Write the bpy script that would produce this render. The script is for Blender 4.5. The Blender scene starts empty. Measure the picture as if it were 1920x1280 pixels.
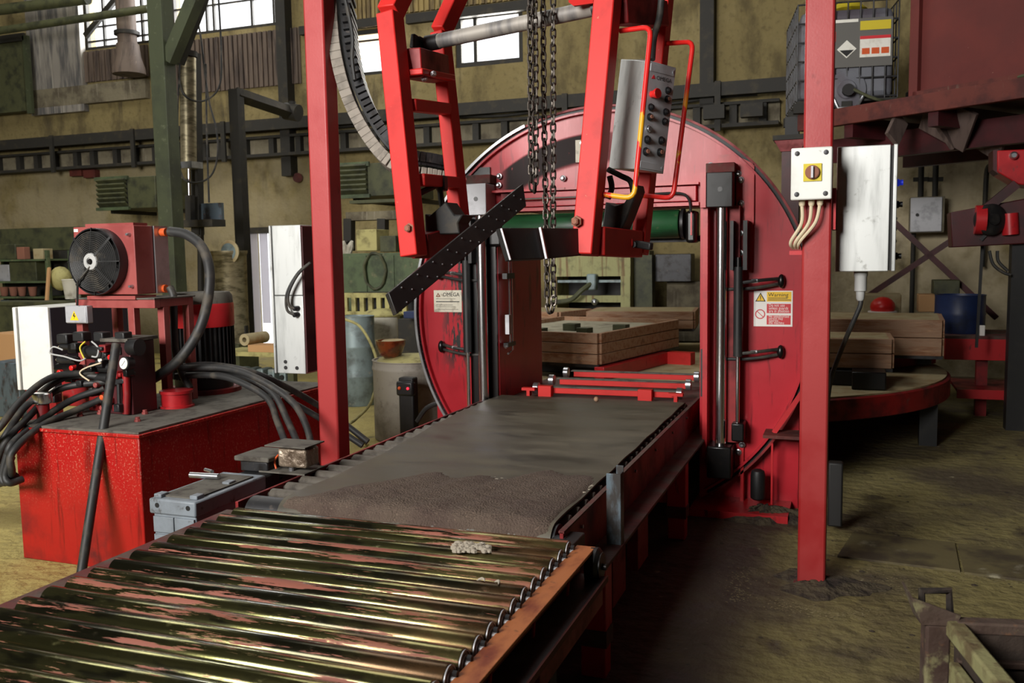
import bpy, math, random
from mathutils import Vector, Matrix
random.seed(7)
SC = bpy.context.scene
COL = SC.collection
V = Vector

# ---------------------------------------------------------------- camera
F_PX, YAW, PIT, ROL, CAM_H = 1688.8, -0.36051, -0.09723, -0.01676, 1.7
cF = V((math.sin(YAW)*math.cos(PIT), math.cos(YAW)*math.cos(PIT), math.sin(PIT)))
r0 = V((math.cos(YAW), -math.sin(YAW), 0)); u0 = r0.cross(cF)
cR = math.cos(ROL)*r0 + math.sin(ROL)*u0
cU = -math.sin(ROL)*r0 + math.cos(ROL)*u0
CAM = V((0, 0, CAM_H))
cd = bpy.data.cameras.new('camera'); cam = bpy.data.objects.new('camera', cd); COL.objects.link(cam)
cd.sensor_fit = 'HORIZONTAL'; cd.sensor_width = 36; cd.lens = 36*F_PX/1920
cd.dof.use_dof = True; cd.dof.focus_distance = 4.0; cd.dof.aperture_fstop = 5.6
cd.clip_start = 0.05; cd.clip_end = 200
cam.matrix_world = Matrix(((cR.x, cU.x, -cF.x, CAM.x), (cR.y, cU.y, -cF.y, CAM.y), (cR.z, cU.z, -cF.z, CAM.z), (0, 0, 0, 1)))
SC.camera = cam

# ---------------------------------------------------------------- sky, daylight, exposure
SC.view_settings.view_transform = 'Standard'; SC.view_settings.look = 'None'
SC.view_settings.exposure = 0.0; SC.view_settings.gamma = 1.0; SC.view_settings.use_curve_mapping = False
world = bpy.data.worlds.new('overcast_sky'); SC.world = world; world.use_nodes = True
bg = world.node_tree.nodes['Background']; bg.inputs[0].default_value = (0.95, 0.97, 1.0, 1); bg.inputs[1].default_value = 2.0
def area_light(name, loc, to, sx, sy, watts, col=(1, 1, 1)):
    l = bpy.data.lights.new(name, 'AREA'); l.shape = 'RECTANGLE'; l.size = sx; l.size_y = sy; l.energy = watts; l.color = col
    o = bpy.data.objects.new(name, l); COL.objects.link(o); o.location = loc
    o.rotation_euler = (V(to)-V(loc)).to_track_quat('-Z', 'Y').to_euler(); return o
# daylight entering by the tall windows behind the camera, the roof lights and the windows of the back wall
area_light('daylight_front_window', (-4.2, -4.7, 4.4), (-4.2, 5.0, 4.4), 4.2, 3.6, 1900, (1.0, 0.97, 0.92))
area_light('daylight_roof_light', (-4.0, 8.0, 8.6), (-4.0, 8.0, 0), 3.0, 5.0, 80, (1.0, 0.96, 0.84))
area_light('daylight_roof_light', (-11.0, 8.5, 8.6), (-11.0, 8.5, 0), 3.0, 5.0, 170, (1.0, 0.95, 0.78))
area_light('daylight_back_window', (-10.8, 13.6, 6.3), (-10.8, 4.0, 6.3), 6.0, 1.6, 700, (0.97, 0.98, 1.0))
area_light('daylight_back_window', (-6.1, 13.6, 5.0), (-6.1, 4.0, 5.0), 3.6, 1.2, 340, (1.0, 0.97, 0.9))

# ---------------------------------------------------------------- pixel rays
def ray(px, py): return cF + cR*((px-960)/F_PX) - cU*((py-640)/F_PX)
def at(px, py, X=None, Y=None, Z=None):
    v = ray(px, py)
    if X is not None: t = (X-CAM.x)/v.x
    elif Y is not None: t = (Y-CAM.y)/v.y
    else: t = (Z-CAM.z)/v.z
    return CAM + v*t
def dp(px, py, d): return CAM + ray(px, py)*d
def rect(x0, y0, x1, y1, Y):
    xm, ym = (x0+x1)/2, (y0+y1)/2
    return at(x0, ym, Y=Y).x, at(x1, ym, Y=Y).x, at(xm, y1, Y=Y).z, at(xm, y0, Y=Y).z

# ---------------------------------------------------------------- materials
def S(r, g, b):
    f = lambda c: (c/255/12.92) if c/255 <= 0.04045 else ((c/255+0.055)/1.055)**2.4
    return (f(r), f(g), f(b))
MATS = {}
def mat(name, base, rough=0.5, metal=0.0, layers=(), bump=None, rand=False, coat=0.0, trans=0.0, emit=0.0, spec=0.5):
    m = bpy.data.materials.new(name); m.use_nodes = True; nt = m.node_tree; N = nt.nodes; L = nt.links
    bs = N['Principled BSDF']; bs.inputs['Specular IOR Level'].default_value = spec
    def mth(op, a, b=None):
        n = N.new('ShaderNodeMath'); n.operation = op; n.use_clamp = True
        for i, x in enumerate((a, b)):
            if x is None: continue
            if isinstance(x, (int, float)): n.inputs[i].default_value = x
            else: L.new(x, n.inputs[i])
        return n.outputs[0]
    def mrange(x, a, b):
        n = N.new('ShaderNodeMapRange'); n.clamp = True; n.interpolation_type = 'SMOOTHSTEP'
        L.new(x, n.inputs[0]); n.inputs[1].default_value = a; n.inputs[2].default_value = b; return n.outputs[0]
    col = N.new('ShaderNodeRGB').outputs[0]; col.default_value = (*base, 1)
    rg = N.new('ShaderNodeValue').outputs[0]; rg.default_value = rough
    mt = N.new('ShaderNodeValue').outputs[0]; mt.default_value = metal
    if layers or bump:
        tc = N.new('ShaderNodeTexCoord'); co = tc.outputs['Object']
        if rand:
            oi = N.new('ShaderNodeObjectInfo'); sc = N.new('ShaderNodeVectorMath'); sc.operation = 'SCALE'
            cmb = N.new('ShaderNodeCombineXYZ')
            for i in range(3): L.new(oi.outputs['Random'], cmb.inputs[i])
            L.new(cmb.outputs[0], sc.inputs[0]); sc.inputs['Scale'].default_value = 37.0
            ad = N.new('ShaderNodeVectorMath'); L.new(co, ad.inputs[0]); L.new(sc.outputs[0], ad.inputs[1]); cr = ad.outputs[0]
        else: cr = co
        sep = N.new('ShaderNodeSeparateXYZ'); L.new(co, sep.inputs[0])
    def mixc(a, b, f, isv=False):
        n = N.new('ShaderNodeMix'); n.data_type = 'FLOAT' if isv else 'RGBA'; L.new(f, n.inputs[0])
        ia, ib, o = (2, 3, 0) if isv else (6, 7, 2)
        L.new(a, n.inputs[ia])
        n.inputs[ib].default_value = b if isv else (*b, 1)
        return n.outputs[o]
    for l in layers:
        mp = N.new('ShaderNodeMapping'); L.new(cr, mp.inputs[0]); mp.inputs['Scale'].default_value = l.get('st', (1, 1, 1))
        mp.inputs['Location'].default_value = l.get('off', (0, 0, 0))
        nz = N.new('ShaderNodeTexNoise'); L.new(mp.outputs[0], nz.inputs[0]); nz.inputs['Scale'].default_value = l.get('sc', 5)
        nz.inputs['Detail'].default_value = l.get('det', 5); nz.inputs['Roughness'].default_value = l.get('nr', 0.6)
        f = mrange(nz.outputs[0], l.get('lo', .5), l.get('hi', .65))
        for ax, a, b in l.get('grad', ()): f = mth('MULTIPLY', f, mrange(sep.outputs['XYZ'.index(ax)], a, b))
        if 'radial' in l:
            cx, cz, ra, rb = l['radial']
            dx = N.new('ShaderNodeMath'); dx.operation = 'SUBTRACT'; L.new(sep.outputs[0], dx.inputs[0]); dx.inputs[1].default_value = cx
            dz = N.new('ShaderNodeMath'); dz.operation = 'SUBTRACT'; L.new(sep.outputs[2], dz.inputs[0]); dz.inputs[1].default_value = cz
            c3 = N.new('ShaderNodeCombineXYZ'); L.new(dx.outputs[0], c3.inputs[0]); L.new(dz.outputs[0], c3.inputs[1])
            ln = N.new('ShaderNodeVectorMath'); ln.operation = 'LENGTH'; L.new(c3.outputs[0], ln.inputs[0]); d = ln.outputs['Value']
            f = mth('MULTIPLY', f, mth('MULTIPLY', mrange(d, ra, ra+.04), mrange(d, rb, rb-.02)))
        if l.get('amt', 1) != 1: f = mth('MULTIPLY', f, l['amt'])
        col = mixc(col, l['col'], f)
        if 'rough' in l: rg = mixc(rg, l['rough'], f, True)
        if 'metal' in l: mt = mixc(mt, l['metal'], f, True)
    L.new(col, bs.inputs['Base Color']); L.new(rg, bs.inputs['Roughness']); L.new(mt, bs.inputs['Metallic'])
    if bump:
        nz = N.new('ShaderNodeTexNoise'); L.new(cr, nz.inputs[0]); nz.inputs['Scale'].default_value = bump[1]; nz.inputs['Detail'].default_value = 6
        bp = N.new('ShaderNodeBump'); bp.inputs['Strength'].default_value = bump[0]; bp.inputs['Distance'].default_value = bump[2] if len(bump) > 2 else .01
        L.new(nz.outputs[0], bp.inputs['Height']); L.new(bp.outputs[0], bs.inputs['Normal'])
    bs.inputs['Coat Weight'].default_value = coat
    if trans: bs.inputs['Transmission Weight'].default_value = trans
    if emit: bs.inputs['Emission Color'].default_value = (*base, 1); bs.inputs['Emission Strength'].default_value = emit
    MATS[name] = m; return m
K = (.012, .010, .009)
mat('red', S(186, 34, 40), .36, layers=[dict(col=S(90, 10, 14), sc=3, lo=.5, hi=.75, amt=.5), dict(col=S(40, 14, 12), sc=22, st=(1, 1, .35), lo=.6, hi=.72, amt=.6, rough=.7)], bump=(.05, 60, .004))
mat('red_post', S(164, 52, 52), .40, layers=[dict(col=S(150, 16, 20), sc=2.2, lo=.45, hi=.7, amt=.7), dict(col=S(70, 30, 30), sc=9, st=(1, 1, .5), lo=.62, hi=.75, amt=.6, rough=.7)], bump=(.08, 90, .004))
mat('red_arm', S(196, 38, 34), .5, spec=.3, layers=[dict(col=S(150, 18, 16), sc=6, lo=.5, hi=.75, amt=.5), dict(col=S(200, 150, 120), sc=60, lo=.70, hi=.74, amt=.7, rough=.7)], bump=(.05, 80, .003))
mat('red_dark', S(140, 16, 20), .5, layers=[dict(col=S(40, 12, 12), sc=4, lo=.4, hi=.7, amt=.8, rough=.8), dict(col=S(90, 70, 60), sc=12, lo=.58, hi=.75, amt=.6, rough=.9)], bump=(.15, 40, .004))
mat('red_cooler', S(148, 70, 66), .5, layers=[dict(col=S(120, 36, 34), sc=6, lo=.45, hi=.7, amt=.6)])
mat('red_tank', S(172, 28, 26), .3, layers=[dict(col=S(205, 130, 110), sc=85, lo=.55, hi=.64, amt=.6, grad=(('Z', .2, .65),)), dict(col=S(45, 14, 12), sc=3, lo=.42, hi=.66, amt=.85, rough=.7, grad=(('Z', .45, .1),)), dict(col=S(60, 14, 14), sc=14, st=(2, 2, .15), lo=.55, hi=.72, amt=.6)], bump=(.2, 26, .006))  # dark lower layer puts the conveyor's shade on the tank into the colour
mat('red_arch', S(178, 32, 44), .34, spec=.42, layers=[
    dict(col=S(150, 12, 24), sc=2.5, lo=.45, hi=.75, amt=.7), dict(col=S(232, 120, 130), sc=5, st=(3, 1, .4), lo=.55, hi=.75, amt=.5, grad=(('Z', 1.9, 2.4),)),  # pink streaks put the glossy highlight of the arch top into the colour
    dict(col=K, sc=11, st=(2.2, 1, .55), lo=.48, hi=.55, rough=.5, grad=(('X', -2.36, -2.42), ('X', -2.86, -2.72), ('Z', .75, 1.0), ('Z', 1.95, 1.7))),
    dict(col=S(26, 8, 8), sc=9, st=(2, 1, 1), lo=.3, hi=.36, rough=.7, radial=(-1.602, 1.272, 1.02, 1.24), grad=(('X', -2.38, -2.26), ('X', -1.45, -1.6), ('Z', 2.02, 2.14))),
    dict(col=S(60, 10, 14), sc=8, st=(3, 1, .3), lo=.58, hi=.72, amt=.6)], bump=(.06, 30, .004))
mat('slate', S(46, 43, 54), .5)
mat('maroon', S(70, 16, 22), .5, layers=[dict(col=S(30, 10, 12), sc=4, lo=.4, hi=.7, amt=.7)])
mat('rust_red', S(98, 42, 33), .75, layers=[dict(col=S(70, 26, 22), sc=5, lo=.4, hi=.65), dict(col=S(110, 90, 78), sc=18, st=(1, 1, .3), lo=.6, hi=.75, amt=.6)], bump=(.2, 30, .01))
mat('orange_rust', S(178, 106, 60), .6, layers=[dict(col=S(120, 50, 28), sc=9, st=(1, .4, 1), lo=.45, hi=.7), dict(col=S(60, 40, 34), sc=30, lo=.62, hi=.72, amt=.7)], bump=(.1, 60, .003))
mat('roller', S(120, 118, 76), .15, .95, layers=[
    dict(col=S(26, 25, 22), sc=3.2, st=(.7, 3, 3), lo=.42, hi=.56, rough=.18, metal=.8, amt=.9),
    dict(col=S(142, 82, 66), sc=4.6, st=(.42, 6, 6), off=(3, 1, 5), lo=.545, hi=.58, det=12, nr=.7, rough=.7, metal=0),
    dict(col=S(132, 92, 58), sc=9, st=(.4, 2, 2), lo=.3, hi=.65, rough=.45, metal=.5, amt=.45, grad=(('X', .95, 1.3),)), dict(col=S(84, 72, 58), sc=30, st=(.5, 1, 1), lo=.60, hi=.72, rough=.8, metal=0, amt=.2)], bump=(.06, 90, .002), rand=True)
mat('belt', S(76, 71, 60), .5, layers=[dict(col=S(100, 93, 77), sc=2.4, st=(1, 2.2, 1), lo=.4, hi=.7, rough=.75, amt=.8), dict(col=S(40, 38, 34), sc=5, st=(.6, 1.4, 1), lo=.5, hi=.7, amt=.7, rough=.38)], bump=(.12, 40, .003))
mat('sand', S(98, 83, 72), .95, layers=[dict(col=S(86, 70, 62), sc=5, lo=.42, hi=.65), dict(col=S(140, 120, 104), sc=80, lo=.6, hi=.7, amt=.6)], bump=(1.0, 120, .012))
mat('sand_white', S(172, 162, 146), .95, bump=(.6, 160, .004))
mat('idler', S(92, 86, 78), .6, .1, layers=[dict(col=S(56, 50, 44), sc=12, lo=.45, hi=.7)], rand=True)
mat('dusty_red', S(96, 34, 32), .8, layers=[dict(col=S(84, 70, 62), sc=5, lo=.35, hi=.62), dict(col=S(44, 18, 18), sc=12, lo=.5, hi=.7, amt=.7)], bump=(.3, 50, .006))
mat('steel', S(186, 188, 190), .36, .85, layers=[dict(col=S(120, 120, 124), sc=6, lo=.45, hi=.7, amt=.6)])
mat('brushed', S(206, 208, 206), .42, .55, layers=[dict(col=S(150, 152, 150), sc=4, st=(3, 3, .4), lo=.45, hi=.7, amt=.6), dict(col=S(110, 108, 100), sc=14, lo=.6, hi=.72, amt=.5)])
mat('white_enamel', S(226, 226, 220), .4, layers=[dict(col=S(196, 196, 188), sc=5, lo=.5, hi=.7, amt=.5), dict(col=S(110, 110, 104), sc=24, lo=.66, hi=.74, amt=.4)])
mat('chrome', S(232, 232, 234), .2, 1.0)
mat('zinc', S(190, 192, 196), .3, .9)
mat('dark_steel', S(58, 58, 60), .45, .6, layers=[dict(col=S(34, 30, 28), sc=8, lo=.45, hi=.7), dict(col=S(96, 84, 74), sc=20, lo=.6, hi=.74, amt=.6, rough=.8, metal=0)])
mat('blue_steel', S(104, 118, 128), .45, .5, layers=[dict(col=S(66, 62, 60), sc=9, st=(1, 1, .4), lo=.48, hi=.62, rough=.7), dict(col=S(150, 96, 86), sc=16, lo=.62, hi=.7, amt=.6)])
mat('black', S(24, 24, 25), .5, layers=[dict(col=S(52, 48, 44), sc=9, lo=.5, hi=.75, amt=.5, rough=.7)])
mat('black_oil', S(15, 14, 14), .3, layers=[dict(col=S(44, 36, 32), sc=14, lo=.55, hi=.75, amt=.6)])
mat('rubber', S(40, 40, 40), .55, layers=[dict(col=S(92, 84, 72), sc=9, lo=.48, hi=.72, amt=.6, rough=.85)])
mat('plate_black', S(26, 25, 25), .48, layers=[dict(col=S(54, 48, 44), sc=7, lo=.5, hi=.72, amt=.5)])
mat('grey_paint', S(132, 140, 148), .5, layers=[dict(col=S(104, 108, 112), sc=8, lo=.45, hi=.7, amt=.6), dict(col=S(64, 58, 52), sc=16, lo=.6, hi=.72, amt=.7, rough=.9)])
mat('dusty_top', S(96, 92, 84), .9, layers=[dict(col=S(60, 54, 48), sc=12, lo=.45, hi=.7)])
mat('panel_grey', S(176, 176, 180), .45, .2, layers=[dict(col=S(120, 120, 124), sc=9, lo=.5, hi=.7, amt=.5)])
mat('green_roll', S(34, 84, 48), .4, layers=[dict(col=S(24, 50, 32), sc=4, st=(.6, 2, 2), lo=.45, hi=.7), dict(col=S(92, 96, 70), sc=22, lo=.62, hi=.72, amt=.5)])
mat('green_post', S(64, 70, 48), .6, layers=[dict(col=S(48, 52, 38), sc=2.5, lo=.42, hi=.7), dict(col=S(110, 116, 90), sc=14, lo=.6, hi=.74, amt=.5)])
mat('green_machine', S(82, 96, 66), .6, layers=[dict(col=S(54, 62, 46), sc=4, lo=.4, hi=.7), dict(col=S(130, 120, 90), sc=12, lo=.58, hi=.74, amt=.5)])
mat('pale_green', S(160, 158, 110), .7, layers=[dict(col=S(110, 70, 46), sc=14, st=(1, 1, .06), lo=.52, hi=.66, amt=.8), dict(col=S(90, 90, 64), sc=7, lo=.5, hi=.7, amt=.6)])
mat('olive', S(74, 76, 50), .6, layers=[dict(col=S(46, 48, 34), sc=6, lo=.42, hi=.7)])
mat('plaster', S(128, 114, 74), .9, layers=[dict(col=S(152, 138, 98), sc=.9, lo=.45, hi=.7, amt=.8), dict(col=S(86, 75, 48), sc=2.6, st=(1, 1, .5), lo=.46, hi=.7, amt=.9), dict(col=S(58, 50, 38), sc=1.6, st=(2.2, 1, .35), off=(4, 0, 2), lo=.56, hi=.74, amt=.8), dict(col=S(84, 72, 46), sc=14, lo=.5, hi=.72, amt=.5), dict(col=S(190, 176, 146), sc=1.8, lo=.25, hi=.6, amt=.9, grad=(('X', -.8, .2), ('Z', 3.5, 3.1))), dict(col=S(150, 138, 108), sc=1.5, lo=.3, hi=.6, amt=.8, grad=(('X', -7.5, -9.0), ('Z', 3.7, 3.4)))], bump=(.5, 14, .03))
mat('dark_wall', S(62, 56, 46), .9, layers=[dict(col=S(44, 40, 34), sc=2, lo=.42, hi=.66)])
mat('concrete', S(120, 112, 92), .9, layers=[dict(col=S(84, 76, 62), sc=3, lo=.42, hi=.66), dict(col=S(150, 142, 124), sc=7, st=(3, 1, .3), lo=.55, hi=.72, amt=.6)], bump=(.5, 22, .02))
mat('grey_duct', S(150, 144, 136), .6, .2, layers=[dict(col=S(94, 92, 92), sc=2.4, st=(2.5, 1, .35), lo=.42, hi=.62), dict(col=S(190, 184, 172), sc=5, st=(4, 1, .15), lo=.58, hi=.7, amt=.6)])
mat('corrugated', S(96, 82, 72), .7, .1, layers=[dict(col=S(60, 50, 46), sc=4, st=(3, 1, .3), lo=.45, hi=.65), dict(col=S(130, 112, 98), sc=8, st=(6, 1, .2), lo=.58, hi=.7, amt=.6)])
mat('corrugated_yellow', S(150, 130, 80), .7, .1, layers=[dict(col=S(96, 80, 52), sc=4, st=(3, 1, .3), lo=.45, hi=.65)])
mat('dark_iron', S(44, 42, 38), .7, .2, layers=[dict(col=S(74, 66, 50), sc=6, lo=.5, hi=.72, amt=.6)])
mat('floor', S(128, 117, 72), .8, layers=[dict(col=S(72, 60, 46), sc=.8, lo=.42, hi=.62, amt=.9), dict(col=S(178, 162, 96), sc=.5, lo=.25, hi=.55, amt=.95, grad=(('X', -2.2, -3.6),)), dict(col=S(48, 38, 34), sc=2.4, lo=.55, hi=.7, amt=.8, rough=.6), dict(col=S(60, 46, 42), sc=.9, lo=.2, hi=.45, amt=.85, grad=(('X', -.2, -.55), ('Y', 8.5, 6.5), ('X', -3.6, -3.2))), dict(col=S(170, 160, 130), sc=9, lo=.66, hi=.74, amt=.6), dict(col=S(40, 34, 28), sc=26, lo=.62, hi=.7, amt=.6)], bump=(.8, 12, .04))  # conveyor shadow and yellow light at left are painted into the colour
mat('grit_pale', S(142, 130, 96), .95)
mat('mud', S(82, 72, 54), .95, layers=[dict(col=S(50, 40, 34), sc=9, lo=.42, hi=.65)], bump=(.9, 22, .05))
mat('wood', S(164, 130, 104), .7, layers=[dict(col=S(140, 92, 60), sc=6, st=(.5, 4, 4), lo=.42, hi=.7), dict(col=S(206, 162, 122), sc=14, st=(.3, 6, 6), lo=.55, hi=.72, amt=.6), dict(col=S(90, 60, 44), sc=5, lo=.62, hi=.78, amt=.7)], bump=(.1, 40, .004))
mat('wood_pale', S(168, 154, 118), .75, layers=[dict(col=S(150, 124, 84), sc=6, lo=.45, hi=.7)])
mat('mould_sand', S(178, 172, 150), .9, layers=[dict(col=S(130, 124, 108), sc=7, lo=.45, hi=.7)], bump=(.3, 60, .005))
mat('bin_rust', S(84, 68, 58), .85, layers=[dict(col=S(66, 48, 40), sc=5, lo=.42, hi=.62), dict(col=S(150, 146, 104), sc=7, st=(1, 1, 1), lo=.58, hi=.68, amt=.6), dict(col=S(126, 84, 54), sc=16, lo=.58, hi=.7, amt=.7)], bump=(.6, 30, .01))
mat('bin_dark', S(62, 50, 42), .9, layers=[dict(col=S(36, 30, 27), sc=6, lo=.42, hi=.66), dict(col=S(112, 100, 74), sc=10, lo=.6, hi=.74, amt=.7)], bump=(.7, 30, .012))
mat('bin_pale', S(146, 142, 98), .85, layers=[dict(col=S(106, 92, 62), sc=8, lo=.45, hi=.64), dict(col=S(88, 66, 46), sc=20, lo=.58, hi=.7, amt=.8)], bump=(.5, 40, .008))
mat('ibc_plastic', S(120, 122, 130), .45, layers=[dict(col=S(94, 88, 96), sc=2, lo=.4, hi=.65)], trans=.15)
mat('sticker_white', S(232, 230, 220), .55, layers=[dict(col=S(196, 190, 174), sc=14, lo=.5, hi=.7, amt=.5)])
mat('sticker_dirty', S(214, 208, 190), .6, layers=[dict(col=S(150, 140, 120), sc=26, lo=.5, hi=.66, amt=.7)])
mat('yellow', S(244, 196, 30), .5); mat('sign_red', S(206, 44, 52), .5); mat('ink', S(22, 20, 20), .6); mat('sign_white', S(240, 236, 230), .55)
mat('ibc_yellow', S(206, 186, 40), .6); mat('ibc_green', S(60, 220, 40), .5); mat('ibc_orange', S(206, 84, 30), .6); mat('ibc_label', S(98, 96, 92), .6)
mat('dark_plastic', S(28, 28, 30), .4); mat('grey_plastic', S(170, 170, 168), .5); mat('pale_cable', S(206, 190, 160), .6)
mat('red_plastic', S(210, 36, 34), .35); mat('blue_lens', S(40, 60, 220), .3, emit=.25); mat('red_lamp', S(255, 40, 60), .3, emit=2.0)
mat('blue_drum', S(28, 44, 84), .45, layers=[dict(col=S(16, 24, 44), sc=4, lo=.45, hi=.7)])
mat('grey_drum', S(132, 148, 150), .5, .2, layers=[dict(col=S(96, 104, 104), sc=5, lo=.45, hi=.7), dict(col=S(180, 176, 160), sc=9, lo=.6, hi=.72, amt=.6)])
mat('galv', S(160, 150, 122), .45, .6, layers=[dict(col=S(104, 96, 74), sc=6, st=(1, 1, 3), lo=.42, hi=.66)])
mat('sack', S(196, 192, 178), .85, layers=[dict(col=S(150, 144, 128), sc=6, lo=.48, hi=.7)], bump=(.4, 12, .02))
mat('barrel', S(160, 154, 144), .8, layers=[dict(col=S(120, 114, 104), sc=4, lo=.45, hi=.7), dict(col=S(90, 84, 76), sc=14, lo=.6, hi=.74, amt=.6)])
mat('amber', S(120, 50, 20), .25, layers=[dict(col=S(70, 26, 14), sc=9, lo=.4, hi=.65)], coat=.5)
mat('yellow_rack', S(176, 168, 110), .7, layers=[dict(col=S(120, 112, 70), sc=7, lo=.45, hi=.7)])
mat('cardboard', S(190, 146, 100), .85); mat('terracotta', S(140, 92, 74), .85); mat('clear_plastic', S(210, 206, 214), .3, trans=.5)
mat('tape', S(150, 134, 116), .28, .3, layers=[dict(col=S(96, 80, 66), sc=10, lo=.45, hi=.65)], bump=(1.0, 22, .02))
mat('plank_grey', S(96, 80, 74), .85, layers=[dict(col=S(70, 56, 52), sc=6, st=(4, 1, .5), lo=.45, hi=.7)])
mat('hopper_red', S(92, 32, 27), .7, layers=[dict(col=S(112, 40, 32), sc=1.4, lo=.45, hi=.7, amt=.6), dict(col=S(86, 24, 22), sc=5, lo=.5, hi=.7, amt=.5), dict(col=S(200, 180, 160), sc=26, lo=.72, hi=.75, amt=.7)])
mat('yellow_red_paint', S(206, 34, 30), .35, layers=[dict(col=S(222, 160, 30), sc=7, st=(1, 1, .6), lo=.50, hi=.54, grad=(('Z', 2.5, 2.36), ('Z', 1.84, 1.9)))])
mat('chain', S(96, 90, 84), .4, .85, layers=[dict(col=S(50, 42, 36), sc=40, lo=.42, hi=.66, rough=.7)])
mat('duct_wrap', S(140, 132, 122), .75, layers=[dict(col=S(100, 94, 86), sc=8, lo=.42, hi=.7)], rand=True)
mat('glass_dirty', S(230, 210, 180), .6, trans=.6)

# ---------------------------------------------------------------- mesh builder
WL = {}
class MB:
    def __init__(s): s.v = []; s.f = []
    def add(s, vs, fs):
        o = len(s.v); s.v += [tuple(x) for x in vs]; s.f += [tuple(i+o for i in f) for f in fs]; return s
    def obox(s, c, ax, ay, az):
        c = V(c); vs = [c+ax*i+ay*j+az*k for i in (-1, 1) for j in (-1, 1) for k in (-1, 1)]
        fs = [(0, 1, 3, 2), (4, 6, 7, 5), (0, 4, 5, 1), (2, 3, 7, 6), (0, 2, 6, 4), (1, 5, 7, 3)]
        if ax.cross(ay).dot(az) < 0: fs = [tuple(reversed(f)) for f in fs]
        return s.add(vs, fs)
    def box(s, x0, x1, y0, y1, z0, z1):
        return s.obox(((x0+x1)/2, (y0+y1)/2, (z0+z1)/2), V((abs(x1-x0)/2, 0, 0)), V((0, abs(y1-y0)/2, 0)), V((0, 0, abs(z1-z0)/2)))
    def bar(s, p0, p1, w, h, side=(1, 0, 0)):
        p0, p1, side = V(p0), V(p1), V(side); t = p1-p0; l = t.length; t.normalize()
        a = side-side.dot(t)*t
        if a.length < 1e-4: a = V((0, 1, 0))-t.y*t
        a.normalize(); b = t.cross(a); return s.obox((p0+p1)/2, a*(w/2), b*(h/2), t*(l/2))
    def tube(s, pts, r, n=10, caps=True, closed=False):
        pts = [V(p) for p in pts]; m = len(pts); rs = r if isinstance(r, (list, tuple)) else [r]*m
        vs = []; up = None
        for i, p in enumerate(pts):
            a = pts[(i-1) % m] if (i > 0 or closed) else pts[0]; b = pts[(i+1) % m] if (i < m-1 or closed) else pts[-1]
            t = (b-a).normalized()
            if up is None: up = V((0, 0, 1)) if abs(t.z) < .9 else V((1, 0, 0))
            x = up-up.dot(t)*t
            if x.length < 1e-5: x = V((0, 1, 0))-t.y*t
            x.normalize(); y = t.cross(x); up = x
            vs += [p+(x*math.cos(2*math.pi*k/n)+y*math.sin(2*math.pi*k/n))*rs[i] for k in range(n)]
        fs = []
        for i in range(m if closed else m-1):
            j = (i+1) % m
            for k in range(n): fs.append((i*n+k, i*n+(k+1) % n, j*n+(k+1) % n, j*n+k))
        if caps and not closed: fs.append(tuple(reversed(range(n)))); fs.append(tuple(range((m-1)*n, m*n)))
        return s.add(vs, fs)
    def cyl(s, p0, p1, r, n=20, r2=None): return s.tube([p0, p1], [r, r if r2 is None else r2], n)
    def lathe(s, o, axis, prof, n=24):      # prof: (radius, distance along axis)
        o, t = V(o), V(axis).normalized(); x = V((0, 0, 1)) if abs(t.z) < .9 else V((1, 0, 0)); x = (x-x.dot(t)*t).normalized(); y = t.cross(x)
        vs = [o+t*d+(x*math.cos(2*math.pi*k/n)+y*math.sin(2*math.pi*k/n))*r for r, d in prof for k in range(n)]
        fs = [(i*n+k, i*n+(k+1) % n, (i+1)*n+(k+1) % n, (i+1)*n+k) for i in range(len(prof)-1) for k in range(n)]
        fs.append(tuple(reversed(range(n)))); fs.append(tuple(range((len(prof)-1)*n, len(prof)*n)))
        return s.add(vs, fs)
    def prism(s, poly, ext):
        poly = [V(p) for p in poly]; ext = V(ext); n = len(poly)
        nm = V((0, 0, 0))
        for i in range(n): nm += (poly[i]-poly[0]).cross(poly[(i+1) % n]-poly[0])
        if nm.dot(ext) > 0: poly.reverse()
        fs = [tuple(range(n)), tuple(reversed(range(n, 2*n)))]+[((i+1) % n, i, i+n, (i+1) % n+n) for i in range(n)]
        return s.add(poly+[p+ext for p in poly], fs)
    def ring(s, c, u, w, ri, ro, ext, a0=0, a1=360, n=64):
        c, u, w, ext = V(c), V(u), V(w), V(ext); full = abs(a1-a0) >= 359.9; m = n if full else n+1; vs = []
        for i in range(m):
            a = math.radians(a0+(a1-a0)*i/n); d = u*math.cos(a)+w*math.sin(a)
            vs += [c+d*ri, c+d*ro, c+d*ro+ext, c+d*ri+ext]
        fs = []
        for i in range(n):
            j = (i+1) % m; a, b = i*4, j*4
            for k in range(4): fs.append((a+k, b+k, b+(k+1) % 4, a+(k+1) % 4))
        if not full: fs.append((0, 1, 2, 3)); e = (m-1)*4; fs.append((e+3, e+2, e+1, e))
        if u.cross(w).dot(ext) < 0: fs = [tuple(reversed(f)) for f in fs]
        return s.add(vs, fs)
    def ball(s, c, r, n=12, sc=(1, 1, 1)):
        vs = []; c = V(c); h = n//2
        for i in range(h+1):
            a = math.pi*i/h-math.pi/2
            for k in range(n):
                b = 2*math.pi*k/n; vs.append(c+V((math.cos(a)*math.cos(b)*r*sc[0], math.cos(a)*math.sin(b)*r*sc[1], math.sin(a)*r*sc[2])))
        return s.add(vs, [(i*n+k, i*n+(k+1) % n, (i+1)*n+(k+1) % n, (i+1)*n+k) for i in range(h) for k in range(n)])
    def mesh(s, name, m):
        me = bpy.data.meshes.new(name); me.from_pydata(s.v, [], s.f); me.materials.append(MATS[m])
        me.polygons.foreach_set('use_smooth', [True]*len(me.polygons)); me.set_sharp_from_angle(angle=math.radians(38)); me.update(); return me
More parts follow.
